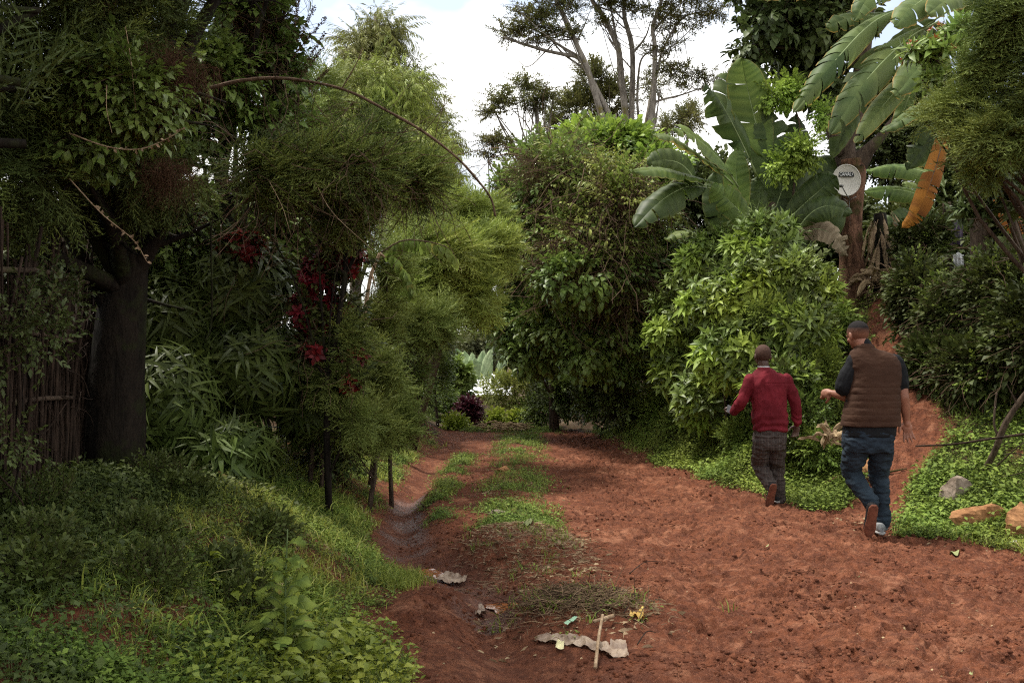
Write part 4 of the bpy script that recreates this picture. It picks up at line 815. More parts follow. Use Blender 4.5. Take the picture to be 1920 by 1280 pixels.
    # feathery conifer, right edge
    e=[E(1860,120,8.4,90,70,.5),E(1810,210,8.6,70,40,.4),E(1870,260,8.3,100,45,.5),E(1900,40,8.2,90,60,.6),E(1850,310,8.7,60,28,.4),E(1760,215,9,40,22,.3),E(1980,150,8.2,120,200,.9)]
    pl('conifer_tree','light green feathery conifer boughs hanging in at the right edge of the picture','tree',P(2080,0,8.8)[0],8.8,e,[('con_s','cyp_mid',2200,dict(s=1.05,shell=.7,up=-.05,rnd=.3,dirv=(-.9,-.1,0),tlo=.1,thi=.9,cl=20,clf=.3,cls=.3)),('con','cyp_dark',500,dict(s=1.,shell=.95,rnd=.8))],.09,'bark_mid',None,3,3,top=P(2000,40,8.6))
    e=[E(1740,95,10.5,60,28,.4),E(1790,60,10.5,50,25,.4),E(1760,150,10.5,35,30,.3)]
    o=pl('fruit_tree','tree with glossy leaves and rust-orange young shoots above the feathery boughs','tree',P(1990,0,10.8)[0],10.8,e+[E(1950,380,10.5,60,60,.5)],[('whorl','broad_mid',60,dict(s=1.,shell=.9,ells=e)),('whorl_s','rust',13,dict(s=.85,shell=.1,ells=e)),('whorl','broad_dark',90,dict(s=1.,ells=[E(1860,340,10.4,60,35,.4),E(1900,380,10.4,50,30,.4),E(1830,390,10.4,45,25,.3)],shell=.9))],.06,'bark_mid',None,2,3)
    # dark hedge right
    hs=[(1720,560,13.2,50,90,1.),(1790,610,12.4,70,90,1.),(1880,560,11.6,80,110,1.),(1850,700,11.2,90,70,.9),(1760,690,12,60,60,.8),(1900,450,13.2,70,70,1.),(1730,460,15,40,50,.8),(1930,640,10.6,70,110,.9)]
    lb=['dark hedge bush at the top of the side path, right of the husk-wrapped stump','dark creeping hedge bush above the side path bend','tall shaded hedge bush at the right edge below the orange leaf','lower hedge bush spreading above the right-hand grass slope','hedge bush directly right of the man in the brown vest','high dark hedge bush under the hanging clothes','small hedge bush behind the top of the path','nearest dark hedge bush cut off by the right edge']
    for k,(a,b,Y,ra,rb,ry) in enumerate(hs):
        c=P(a,b,Y); pl('hedge_bush',lb[k],'bush',c[0],Y+.2,[E(a,b,Y,ra,rb,ry*.6)],[('small','hedge_dark',1500,dict(s=1.,shell=.7,rnd=.7,up=.2,tlo=.1,cl=9,clf=.8)),('med','hedge_dark',350,dict(s=1.1,shell=.95)),('small','herb',70,dict(s=1.,shell=.15)),('tangle','vinewood',30,dict(s=1.))],.03,'bark_dark','dark hedge along the right bank',2,3,part='foliage',tpart='stems')
    # backdrop trees right
    for k,(a,b,Y,ra,rb,mt) in enumerate([(1680,250,24,120,110,'broad_dark'),(1850,330,22,130,120,'hedge_dark'),(1540,430,21,140,80,'hedge_dark'),(1350,400,22,130,110,'broad_dark'),(1700,470,19.5,80,80,'hedge_dark'),(1860,470,18,120,90,'hedge_dark'),(1950,300,20,90,160,'broad_dark')]):
        c=P(a,b,Y); pl('background_tree',['leafy tree behind the upper banana leaves','dark tree behind the hanging orange leaf and conifer boughs','dark tree low behind dish trunk and enset','tree behind the left side of the enset clump','dark undergrowth tree right of the dish trunk','dark low tree behind the washing line','dark tree behind everything at the right edge'][k],'tree',c[0],Y+.4,[E(a,b,Y,ra,rb,1.)],[('med','%s'%mt,1700,dict(s=1.5,shell=.7,rnd=.7))],.09,'bark_dark',None,2,3)
    # bright leafy shrubs in front of the enset
    ws=[(1240,510,14.2,78,95),(1295,600,13.4,85,95),(1355,490,14,75,70),(1430,455,13.6,70,65),(1450,520,13,90,70),(1375,570,12.9,90,75),(1505,535,12.8,60,60),(1300,700,12.6,75,75),(1400,665,12,90,75),(1340,745,11.9,80,60),(1235,640,14,75,100),(1500,620,12.3,60,60),(1470,730,11.4,70,70)]
    lb=['leftmost bright whorled shrub, standing against the vine mound','whorled shrub low beside the vine mound, second from the left','whorled shrub just below the lowest enset leaf','tallest whorled shrub with yellowish tips in front of the enset stem','broad whorled shrub left of the dish tree, highest on the bank','bright whorled shrub in the middle of the bank','whorled shrub nearest to the dish tree trunk','dark-sided whorled shrub above the roadside weeds','whorled shrub directly above the head of the man in red','large-leaved whorled shrub left of the man in red','narrow whorled shrub at the shaded left of the bank','whorled shrub beside the weedy slope left of the taller man','shrub between the two walking men']
    for k,(a,b,Y,ra,rb) in enumerate(ws):
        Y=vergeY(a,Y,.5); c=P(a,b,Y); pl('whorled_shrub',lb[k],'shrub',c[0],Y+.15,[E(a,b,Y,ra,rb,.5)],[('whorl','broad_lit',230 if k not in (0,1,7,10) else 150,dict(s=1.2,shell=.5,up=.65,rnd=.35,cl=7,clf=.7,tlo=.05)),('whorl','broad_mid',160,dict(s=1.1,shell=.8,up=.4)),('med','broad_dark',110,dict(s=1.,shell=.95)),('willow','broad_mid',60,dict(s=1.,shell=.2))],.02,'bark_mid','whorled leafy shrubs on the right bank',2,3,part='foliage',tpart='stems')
    ls=[(1240,760,14.6,50,50),(1180,790,16.5,35,35),(1500,790,11,60,60),(1400,820,11.6,60,35),(1540,700,12,40,60),(1530,840,10.6,35,30),(1440,590,12.6,40,35),(1290,790,12.8,50,35)]
    lb=['small-leaved weed bush at the roadside, left of the man in red','farthest small-leaved weed bush on the right verge','dark weed bush between the men, at waist height','low weed bush behind the legs of the man in red','weed bush on the slope left of the taller man','weed bush at the foot of the side path beside the dry husks','weed bush among the whorled shrubs','low roadside weed bush under the large-leaved shrub']
    for k,(a,b,Y,ra,rb) in enumerate(ls):
        Y=vergeY(a,Y,.55); c=P(a,b,Y); pl('weed_bush',lb[k],'bush',c[0],Y+.1,[E(a,b,Y,ra,rb,.45)],[('small','herb' if k!=2 else 'broad_mid',520,dict(s=.85,shell=.6,rnd=.7))],.012,'gstem','weed bushes along the right verge',2,2,part='foliage',tpart='stems')
    # dense small climber mass filling behind the shrubs
    for k,(a,b,Y,ra,rb) in enumerate([(1290,640,15.2,95,130),(1450,560,15.0,95,95),(1420,700,14,90,90),(1540,610,14.2,50,50)]):
        Y=vergeY(a,Y,1.6); c=P(a,b,Y); pl('hedge_shrub',['shaded shrub mass behind the left whorled shrubs','shaded shrub mass under the enset','shaded shrub mass on the bank above the man in red','weedy shrub mass at the foot of the dish tree'][k],'shrub',c[0],Y+.3,[E(a,b,Y,ra,rb,.8)],[('med','broad_dark' if k<3 else 'herb',900 if k<3 else 400,dict(s=1.,shell=.5))],.03,'bark_dark','leafy shrubs filling the right bank',2,3,part='foliage',tpart='stems')
# ------------------------------------------------------------------ ground cover and small things
def field(n, xr, yr, mask, bias=1.2):
    """random points on the ground, denser near the camera"""
    out=[]; tot=0
    while tot<n:
        m=n*2; u=rng.random(m); a,b=yr
        y=(a**(1-bias)+u*(b**(1-bias)-a**(1-bias)))**(1/(1-bias)) if bias!=1 else a*(b/a)**u
        x=rng.uniform(xr[0],xr[1],m)
        vis=np.abs(x)<(.62*y+.8); k=mask(x,y)*vis
        keep=rng.random(m)<k; out.append(np.stack([x[keep],y[keep]],1)); tot+=keep.sum()
    P_=np.concatenate(out)[:n]; return np.column_stack([P_,H(P_[:,0],P_[:,1],True)])
def cover():
    up=np.array([0,0,1.])
    def strew(mb,tp,pts,s,t=None,tilt=.25):
        n=len(pts); az=rng.uniform(0,2*pi,n); U=up+tilt*rng.normal(size=(n,3)); D=np.stack([np.cos(az),np.sin(az),0*az],1)
        scatter(mb,tp,pts-np.array([0,0,.01]),D,U,s*rng.uniform(.6,1.35,n),t,.6)
    nt=lambda p,sc,sd:.5+.9*fbm(p[:,0]*sc,p[:,1]*sc,sd,3)
    left=lambda x,y:(x<leftfoot(y)+.1)*vegmask(x,y); right=lambda x,y:(x>redge(y)-.4)*vegmask(x,y)
    mid=lambda x,y:(x<redge(y)-.4)*(x>leftfoot(y)+.1)*vegmask(x,y)
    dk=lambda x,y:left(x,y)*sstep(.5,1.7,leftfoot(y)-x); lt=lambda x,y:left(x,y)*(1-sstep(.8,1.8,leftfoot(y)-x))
    def stuff(name,mb,ms,label,cat): o=mb.build(name,ms); tag(o,label,cat,None,'stuff')
    mb=MB(); p=field(17000,(-4,0),(3.4,17),lambda x,y:lt(x,y)*sstep(-.45,.05,fbm(x*3.1,y*3.1,12.,3)),1.5); strew(mb,T['herb'],p,.95,nt(p,1.2,1)); p=field(10000,(-4,0),(3.4,17),lt,1.5); strew(mb,T['herb_t'],p,1.,nt(p,1.2,1))
    stuff('ground_cover',mb,[M['herb'],M['gstem']],'low green weeds covering the left bank beside the ditch','weeds')
    mb=MB(); p=field(2600,(-6,0),(3.2,10),dk,1.6); strew(mb,T['herb_b'],p,.8,nt(p,1.2,2)); p=field(12000,(-6,0),(3.2,12),dk,1.6); strew(mb,T['herb'],p,1.3,nt(p,1.,5))
    stuff('undergrowth',mb,[M['herb_dark'],M['gstem']],'dark tangled undergrowth under the left trees','undergrowth')
    mb=MB(); p=field(14000,(0,9),(7.4,20),right,1.3); strew(mb,T['herb'],p,1.,nt(p,1.2,3)); p=field(9000,(0,9),(7.4,13),right,1.4); strew(mb,T['herb_t'],p,1.1,nt(p,1.2,4)); p=field(2600,(0,9),(8.5,16),lambda x,y:right(x,y)*sstep(.4,1.4,x-redge(y)),1.2); strew(mb,T['herb_b'],p,.9)
    vg=lambda x,y:(x>redge(y)-.25)*(x<redge(y)+1.3)*sstep(-.2,.1,x-redge(y)+.25*fbm(x*2,y*2,3.,2))*sstep(.8,1.2,polyd(x,y,PATH)[0]/polyd(x,y,PATH)[1][...,0])
    p=field(9000,(1,6),(8.4,20),vg,1.2); strew(mb,T['herb'],p,1.45,.25+nt(p,1.2,3)*.8); p=field(1800,(1,6),(9,19),vg,1.2); strew(mb,T['herb_b'],p,.8,.2+nt(p,1.2,3)*.8); p=field(900,(1,9),(8,19),right,1.2); strew(mb,T['herb_b'],p,1.0); p=field(1500,(1,9),(8,17),right,1.2); strew(mb,T['grass'],p,.95)
    stuff('ground_cover',mb,[M['herb'],M['gstem']],'green weeds covering the right verge and slope','weeds')
    mb=MB(); p=field(2600,(-1.5,1),(6,21),mid,1.3); strew(mb,T['herb_t']+T['herb'],p,1.15,nt(p,2,3)*1.1); p=field(1700,(-1.5,1),(8.5,21),mid,1.3); strew(mb,T['grass_s'],p,1.1); p=field(110,(-.6,1),(6.9,9),lambda x,y:np.exp(-((x-.1)/.42)**4-((y-7.9)/.7)**4)*sstep(-.1,.25,fbm(x*4,y*4,51.,2)),1.2); strew(mb,T['herb_t']+T['grass_s'],p,1.1)
    stuff('ground_cover',mb,[M['herb'],M['gstem']],'patches of short weeds between the two tracks of the road','weeds')
    mb=MB()
    for f_,n,xr,yr,tp,s in ((lt,1500,(-4,0),(3.5,17),'grass',.75),(right,2600,(0,9),(7.4,19),'grass',.7),(lt,2500,(-4,0),(4,17),'grass_s',1.)):
        p=field(n,xr,yr,f_,1.4); strew(mb,T[tp],p,s)
    p=field(700,(-1.3,-.3),(6.5,7.6),lambda x,y:np.exp(-((x+.8)/.12)**2-((y-6.95)/.22)**2),1.2)[:350]; strew(mb,T['grass'],p,.7)
    p=field(1200,(-2.4,0),(4,15),lt,1.4); strew(mb,T['grass_s'],p,1.6,.97+0*p[:,0]); p=field(1300,(0,9),(7.4,19),lambda x,y:right(x,y)*(1-sstep(.2,.7,x-redge(y))),1.4); strew(mb,T['grass_s'],p,1.3,.97+0*p[:,0])
    stuff('grass',mb,[M['grass'],M['gstem']],'thin grass blades growing through the weeds on both verges','grass')
    mb=MB(); p=field(4600,(-1.8,-.35),(3.3,5.7),lambda x,y:np.exp(-((x+.85)/.3)**2-((y-4.5)/.6)**2)*(x<leftfoot(y)-.0)*sstep(-.3,.1,fbm(x*5,y*5,22.,2)),1.3)[:3000]; strew(mb,T['herb']*2+T['herb_b'][:1],p,.95,None)
    stuff('lime_weeds',mb,[M['herb_lime'],M['gstem']],'bright lime green weeds at the bottom beside the red road','weeds')
    # dry litter and clods on the earth
    mb=MB(); mid2=lambda x,y:(x>leftfoot(y))*(x<redge(y))*1.; p=field(500,(-1.2,7),(4.2,18),mid2,1.5)
    geo=[dict(v=g[0]-[0,.5,0],f3=g[1],f4=g[2],m3=np.zeros(len(g[1]),int),m4=np.zeros(len(g[2]),int),t=np.full(len(g[0]),.5),g=np.zeros(len(g[0]))) for g in (blade(1,.18,.3,.3),blade(1,.42,.2,.5),blade(1,.05,.2,.2))]
    strew(mb,geo,p+[0,0,.014],.032); 
    m2=lambda x,y:np.exp(-((x-.2)/.45)**4-((y-7.9)/.8)**2)+.8*np.exp(-((x-.42)/.5)**4-((y-6.1)/.45)**2)+.5*np.exp(-((x-.05)/.4)**4-((y-11.8)/1.8)**4)
    p=field(1500,(-.6,1.2),(5.4,13),m2,1.2); strew(mb,geo,p+[0,0,.015],.07,None,.7)
    p=field(4200,(-2.4,-.6),(4,14),lambda x,y:lt(x,y),1.2); strew(mb,geo,p+[0,0,.025],.05,None,.5); p=field(900,(1,7),(7.5,18),lambda x,y:np.exp(-((x-redge(y)-.1)/.35)**2),1.2); strew(mb,geo,p+[0,0,.02],.045,None,.6)
    p=field(2600,(-.6,1.2),(6.9,9.2),lambda x,y:np.exp(-((x-.15)/.45)**4-((y-7.95)/.75)**4),1.2); strew(mb,geo[2:],p+[0,0,.012],.13,.25*rng.random(len(p)),.8)
    stuff('plant_litter',mb,[M['dry']],'scattered dry leaves and stalks on the red earth','litter')
    # clods
    mb=MB(); d=[]
    for _ in range(5):
        V=norm(rng.normal(size=(14,3)))
        import itertools
        m=MB(); th=np.linspace(0,2*pi,7)[:-1]
        ring=lambda z,r:[[r*cos(a)*R_(.8,1.2),r*sin(a)*R_(.8,1.2),z*R_(.8,1.2)] for a in th]
        m.add(ring(-.3,.8)+ring(.25,.9)+ring(.6,.45)+[[0,0,.75]],[(12+i,12+(i+1)%6,18) for i in range(6)],[(k*6+i,k*6+(i+1)%6,k*6+6+(i+1)%6,k*6+6+i) for k in range(2) for i in range(6)],0,0,0.,0.)
        t_=m.tpl(); t_['t'][:]=0; d.append(t_)
    p=field(9000,(-1.,7),(4.2,15),lambda x,y:mid2(x,y)*sstep(-.15,.3,fbm(x*2.5,y*2.5,6,2)),1.6); n=len(p)
    scatter(mb,d,p,np.column_stack([rng.normal(size=(n,2)),np.zeros(n)]),up,.005+.016*rng.random(n)**3,np.zeros(n),1.)
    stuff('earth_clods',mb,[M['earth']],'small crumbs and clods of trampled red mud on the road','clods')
def rock(c,r,mat,label,seed,rz=0.,flat=1.,sharp=.3,group=None):
    n=28; u=np.linspace(0,pi,n//2+1); w=np.linspace(0,2*pi,n,endpoint=False); U,W=np.meshgrid(u,w,indexing='ij')
    D=np.stack([np.sin(U)*np.cos(W),np.sin(U)*np.sin(W),np.cos(U)],-1)
    r0=np.random.default_rng(int(seed*10)); 
    for _ in range(16):
        pn=norm(r0.normal(size=3)); d0=r0.uniform(.38,.75); ex=np.maximum((D@pn)-d0,0); D=D-ex[...,None]*pn
    D=D*1.45
    k=1+.3*sharp*fbm(D[...,0]*1.3+seed,D[...,1]*1.3,D[...,2]*1.3,4)*1.6+.04*fbm(D[...,0]*6+seed,D[...,1]*6,D[...,2]*6,2)
    V=D*k[...,None]*np.array(r); ca,sa=cos(rz),sin(rz)
    V=np.stack([V[...,0]*ca-V[...,1]*sa,V[...,0]*sa+V[...,1]*ca,V[...,2]],-1)+np.array(c)
    m=n; h=len(u); i=np.arange(h-1)[:,None]*m; j=np.arange(m)[None,:]; f=np.stack([i+j,i+m+j,i+m+(j+1)%m,i+(j+1)%m],-1).reshape(-1,4)
    mb=MB(); mb.add(V.reshape(-1,3),None,f); return single('rock',mb,[M[mat]],label,'rock',c,group,smooth=False)
def onG(px,py,lift=0.):
    """where the line of sight through the pixel meets the ground"""
    ys=np.linspace(3.3,26,2600); x=(px-960)/F*ys; z=CAMZ+(HORY-py)/F*ys; h=H(x,ys); i=np.argmax(h>=z)
    return np.array([x[i],ys[i],h[i]+lift])
def sheet(name,label,cat,poly,mat,nx=26,ny=10,amp=.03,freq=9,thick=0.,seed=1.,lift=.02,group=None):
    """rumpled sheet lying on the ground between pixel corner points (bl,br,tr,tl)"""
    bl,br,tr,tl=[onG(*p) for p in poly]; u=np.linspace(0,1,nx)[:,None,None]; v=np.linspace(0,1,ny)[None,:,None]
    G=(bl*(1-u)+br*u)*(1-v)+(tl*(1-u)+tr*u)*v
    G[...,:2]+=amp*.8*np.stack([fbm(G[...,0]*7,G[...,1]*7,seed,2),fbm(G[...,0]*7,G[...,1]*7,seed+3,2)],-1)
    rd=1-np.abs(fbm(G[...,0]*freq,G[...,1]*freq*1.6,seed+7,3))*2.2
    G[...,2]=H(G[...,0],G[...,1],True)+lift+amp*np.clip(rd,0,1)
    i=np.arange(nx-1)[:,None]*ny; j=np.arange(ny-1)[None,:]; f=np.stack([i+j,i+ny+j,i+ny+j+1,i+j+1],-1).reshape(-1,4)
    mb=MB(); mb.add(G.reshape(-1,3),None,f,0,0,.5+.8*fbm(G[...,0]*6,G[...,1]*6,seed,2).ravel(),0); return single(name,mb,[M[mat]],label,cat,G.mean((0,1)),group)
def stick(name,label,cat,pts,r,mat,k=7,extra=(),group=None,rough=.2):
    mb=MB(); tube(mb,pts,r,k,0,rough=rough,nseg=26)
    for p,rr in extra: tube(mb,p,rr,6,0,rough=rough,nseg=14)
    return single(name,mb,[M[mat]],label,cat,pts[0],group)
def small():
    rock(onG(1785,942,.06),(.16,.13,.14),'rock','rounded mossy grey boulder in the right-hand weeds',2.,.3)
    rock(onG(1842,985,.06),(.27,.14,.13),'clayrock','long clay-stained rock slab at the right verge',5.,.35,sharp=.35)
    rock(onG(1905,1003,.09),(.15,.13,.17),'clayrock','upright pale orange rock cut by the right edge',9.,.9,sharp=.35)
    rock(onG(936,966,.02),(.11,.055,.04),'rock','flat pale stone lying in the nearer grass patch of the road',3.,.35,sharp=.15)
    rock(onG(945,886,.03),(.10,.07,.06),'clayrock','pinkish stone in the farther weed patch of the road',4.,.1,sharp=.2)
    rock(onG(1640,878,.03),(.3,.1,.07),'clayrock','earthy stone forming a step at the mouth of the side path',7.,.1,sharp=.25)
    rock(P(1548,527,14.6),(.16,.1,.14),'rock','grey stone left of the dish tree foot',8.,.1,sharp=.25)
    # branches on the right verge
    g=lambda px,py,Y:P(px,py,Y)
    stick('fallen_branch','thick forked dead branch leaning in the weeds at the right edge','branch',[onG(1843,890),g(1868,840,9.6),g(1885,795,9.5),g(1925,735,9.4),g(1960,700,9.3)],[.03,.028,.03,.026,.02],'bark_mid',9,[([g(1872,820,9.58),g(1864,795,9.58),g(1866,760,9.6),g(1869,735,9.6)],[.012,.008]),([g(1906,757,9.45),g(1897,738,9.45),g(1888,720,9.45)],[.01,.003])])
    stick('pole','long thin grey pole lying level above the weeds from the right edge','pole',[g(1717,836,9.8),g(1790,832,9.5),g(1860,822,9.2),g(1960,808,8.8)],[.008,.014],'stick')
    for k,(a,b,c) in enumerate([((1850,900),(1900,845),(1960,800)),((1845,905),(1900,890),(1950,872)),((1880,860),(1910,850),(1950,868)),((1870,920),(1905,905),(1950,900)),((1790,905),(1815,908),(1840,912))]):
        stick('twig',['slanting brown twig under the long pole','pale twig lying almost flat below the forked branch','short grey twig crossing behind the forked branch','thin twig just above the clay-stained slab','tiny twig beside the mossy boulder'][k],'twig',[onG(*a,.04),g(*b,9.35),g(*c,9.2)] if k!=4 else [onG(*a,.05),onG(*b,.06),onG(*c,.05)],[.007,.004],'stick',5,(),'loose twigs on the right verge')
    stick('twig','knobbly brown root reaching out of the verge below the side path','root',[onG(1545,915,.03),onG(1575,900,.04),onG(1610,905,.03),onG(1660,892,.03),onG(1700,884,.03)],[.022,.008],'bark_red')
    # dry husk plants
    def husk(label,c,n,L,spread):
        mb=MB()
        for i in range(n):
            az=R_(0,2*pi); p=c+np.array([R_(-1,1),R_(-1,1),0])*spread*.5+[0,0,R_(.0,.12)]; d=np.array([cos(az),sin(az)*.6,R_(-.2,1.1)]); e=p+norm(d)*L*R_(.5,1.)
            bleaf(mb,[p,(p+e)/2+[0,0,L*.12],e-[0,0,L*R_(0,.3)]],L*R_(.1,.2),rv()+[0,-1,.3],1,.5,.3,0,0,10,.004,ragged=.01)
        return single('dry_husk',mb,[M['dry']],label,'dry leaves',c)
    husk('bundle of dry curled husks between the two men, at the path edge',P(1562,835,10.4),26,.3,.16)
    husk('heap of dry banana husks at the foot of the stump on the path top',P(1652,538,15.6),60,.5,.45)
    # husk wrapped stump
    b=P(1655,545,15.9); b[2]=float(H(b[0],b[1])); o=thing('banana_stump','dark banana stump wrapped in hanging dry brown leaves beside the dish tree','stump',b)
    mb=MB(); tube(mb,[b-[0,0,.1],b+[0,0,.6],P(1650,400,15.9)],[.16,.12,.1],12,0,rough=.2,nseg=14); mb.build('stem',M['bark_dark'],o)
    mb=MB()
    for i in range(34):
        az=R_(0,2*pi); p=P(1655+R_(-10,10),R_(395,470),15.85)+.12*np.array([cos(az),sin(az),0]); e=p+np.array([.18*cos(az),.18*sin(az)-.03,-R_(.4,.8)])
        bleaf(mb,[p,(p+e)/2+[.05*cos(az),.05*sin(az),0],e],R_(.05,.11),[cos(az),sin(az),.1],1,.6,.3,0,0,10,.005)
    mb.build('husk',M['dry'],o)
    # rubbish heap
    sheet('sack','torn muddy pale plastic sack lying along the front of the rubbish heap','plastic sack',[(1000,1206),(1150,1228),(1140,1210),(1010,1190)],'sack',60,16,.022,11,seed=2.,lift=.008)
    sheet('plastic_sheet','crumpled clear-brown plastic bag at the right end of the sack','plastic bag',[(1135,1232),(1175,1232),(1168,1205),(1138,1208)],'sack',20,12,.03,16,seed=6.,lift=.006)
    sheet('wrapper','small pale yellow wrapper below the sack','wrapper',[(1042,1222),(1056,1222),(1060,1206),(1046,1206)],'paper',8,8,.012,14,seed=7.)
    sheet('leaf_strip','pale green plastic strip in the middle of the rubbish','plastic strip',[(1058,1172),(1066,1176),(1084,1165),(1078,1162)],'mint',8,6,.012,14,seed=8.)
    sheet('fruit_peel','bright yellow fruit peel on the right of the rubbish heap','peel',[(1180,1160),(1205,1166),(1206,1150),(1186,1152)],'peel',12,8,.035,20,seed=9.)
    sheet('plastic_scrap','crumpled clear plastic scrap left of the rubbish on smooth mud','plastic scrap',[(888,1160),(910,1160),(908,1146),(890,1146)],'sack',12,8,.04,18,seed=10.)
    sheet('plastic_scrap','long pinkish torn plastic scrap on the mud mound by the grass','plastic scrap',[(820,1090),(872,1098),(876,1090),(830,1082)],'sack',18,6,.025,18,seed=11.)
    sheet('leaf_scrap','fallen pale green leaf on the road below the taller man','leaf',[(1780,1036),(1796,1040),(1800,1034),(1786,1030)],'leafp',6,5,.008,12,seed=12.)
    sheet('plastic_scrap','tiny white plastic ring at the right verge','plastic scrap',[(1893,1022),(1905,1022),(1905,1014),(1894,1014)],'white',6,6,.01,12,seed=13.)
    sheet('leaf_scrap','twisted green leaf lying below the nearer grass patch','leaf',[(980,990),(998,985),(1004,972),(988,978)],'leafp',10,6,.03,18,seed=14.)
    for k,(a,b) in enumerate([((1440,1027),(1434,1029)),((1610,1088),(1604,1090)),((1407,1196),(1402,1198)),((1817,1273),(1824,1276))]):
        c=[(a[0],a[1]),(b[0],b[1]),(b[0]+2,b[1]-3),(a[0]+2,a[1]-3)]
        sheet('leaf_scrap',['small dry leaf bit on the road left of centre right','pale chip on the road below the taller man','white-ish leaf bit low on the road','yellow leaf fragment at the bottom edge of the road'][k],'leaf',c,'leafp',5,4,.006,12,seed=15.+k)
    stick('stick','pale straight stick propped on the front of the rubbish heap','stick',[onG(1116,1256,.012),onG(1122,1215,.05),onG(1130,1175,.07)],[.0095,.008],'wood')
    stick('stick','thick tan stick lying flat at the right of the rubbish heap','stick',[onG(1113,1177,.035),onG(1150,1168,.04)],[.010,.012],'wood')
    for k,(a,b) in enumerate([((1115,1165),(1160,1105)),((1040,1110),(1085,1130)),((1170,1155),(1210,1120)),((1195,1215),(1230,1195)),((1145,1110),(1160,1125)),((1080,1130),(1120,1140)),((1180,1080),(1240,1060))]):
        stick('twig',['long bent twig at the top right of the rubbish heap','brown twig across the left top of the heap','thin twig behind the yellow peel','pale curved straw right of the sack','short twig above the heap','twig in the middle of the heap','dry twig alone on the road above the heap'][k],'twig',[onG(*a,.02),onG((a[0]+b[0])/2,(a[1]+b[1])/2-4,.05),onG(*b,.03)],[.004,.002],'stick',5,(),'loose twigs in the rubbish heap')
    # vegetable heap
    mb=MB()
    for i in range(1100):
        x=.42+rng.normal()*.21; y=6.12+rng.normal()*.15; 
        if abs(x-.42)>.5: continue
        p=np.array([x,y,float(H(x,y))+R_(.0,.07)]); d=norm(np.array([rng.normal(),rng.normal()*.8,R_(-.2,.4)])); l=R_(.04,.16)
        tube(mb,[p,p+d*l*.5+[0,0,R_(0,.015)],p+d*l],[.003,.0015],3,0,R_(0,.9),cap=False)
    tag(mb.build('rubbish_stalks',[M['stalk']]),'matted dry stalks and plant waste of the rubbish heap','plant waste',None,'stuff')
    mb=MB(); n=70; x=.42+rng.normal(size=n)*.26; y=6.15+rng.normal(size=n)*.16; p=np.column_stack([x,y,H(x,y)+.01]); scatter(mb,T['grass_s']+T['herb_t'],p,np.column_stack([rng.normal(size=(n,2)),np.zeros(n)]),np.array([0,0,1.]),1.5)
    tag(mb.build('weeds_on_heap',[M['herb'],M['gstem']]),'green weeds sprouting from the rubbish heap','weeds',None,'stuff')
    # stick fence
    a=np.array([-2.75,4.9]); b=np.array([-3.35,7.9]); o=thing('stick_fence','dark fence of upright sticks tied to branch rails at the left edge','fence',(*a,float(H(*a))))
    mb=MB()
    for i in range(260):
        t=R_(0,1); q=a+(b-a)*t+[R_(-.05,.05),0]; z=float(H(*q)); h=1.35+R_(-.35,.25); q2=q+[R_(-.09,.09),R_(-.12,.12)]
        tube(mb,[[*q,z-.05],[*((q+q2)/2+[R_(-.03,.03),R_(-.03,.03)]),z+h*.5],[*(q2+[R_(-.08,.08),R_(-.08,.08)]),z+h*R_(.8,1.15)]],R_(.004,.014),5,0,rough=.2,nseg=7)
    for i in range(60):
        t=R_(0,1); q=a+(b-a)*t; z=float(H(*q))+R_(.3,1.4); p=np.array([q[0]+R_(0,.12),q[1],z]); e=p+[R_(-.1,.1),R_(-.5,.5),R_(-.7,.3)]; tube(mb,spline([p,(p+e)/2+.1*rv(),e],8),R_(.002,.005),4,0,cap=False)
    mb.build('picket',M['stick'],o)
    plant('climber','dark leafy climber growing over the stick fence at the left edge','climber',-2.7,5.3,[E(40,620,5.3,130,120,.22),E(110,560,5.9,80,90,.2),E(20,820,5.1,90,90,.2)],[('small','broad_dark',200,dict(s=.7,shell=.95,rnd=.9))],.004,'bark_dark',nl=1,twig=1,part='foliage',tpart='stems')
    for (x0,y0,x1,y1) in [(-60,505,165,530),(-60,625,140,642),(-60,775,135,745),(-60,752,30,772)]:
        mb=MB(); p0=P(x0,y0,5.2); p1=P(x1,y1,7.0); tube(mb,[p0,(p0+p1)/2+[.05,-.05,.03],p1],[.02,.014],8,0,rough=.25,nseg=20); mb.build('rail',M['bark_mid'],o)
    # foreground plants on the left
    U=np.array([0,0,1.])
    for k,(px_,py,Y,s,mt,n) in enumerate([(375,1045,5.6,.6,'yellow',5),(180,985,6.2,.62,'yellow',5)]):
        c=P(px_,py,Y); g0=np.array([c[0],Y,float(H(c[0],Y))]); o=thing('yellow_plant',['bright yellow variegated sprig in the undergrowth, nearer the ditch','smaller yellow-green variegated sprig near the big trunk'][k],'plant',g0)
        mb=MB(); st=MB()
        for i in range(n):
            e=c+np.array([R_(-.14,.14),R_(-.08,.08),R_(-.09,.05)]); tube(st,spline([g0,(g0+e)/2+.03*rv(),e],6),[.005,.003],4,0)
            scatter(mb,T['whorl_s'],e[None],np.array([[R_(-.3,.3),R_(-.3,.1),1.]]),np.array([0,-1.,.1]),.8,np.array([R_(.4,.9)] if k==0 else [R_(.1,.5)]))
        mb.build('foliage',[M[mt],M['gstem']],o); st.build('stems',M['gstem'],o)
    lb=['leafy weed plant at the bottom left corner','bottom weed plant with upright dead twig','dark weed plant at the foot of the stick fence','weed plant below the nearer yellow sprig','weed plant left of the nearer yellow sprig','weed plant in front of the big trunk','weed plant with long leaves under the strap-leaved bush','weed plant at the lower middle of the undergrowth','broad weed plant at the left edge, half way up the undergrowth','weed plant on the crest of the bank near the ditch']
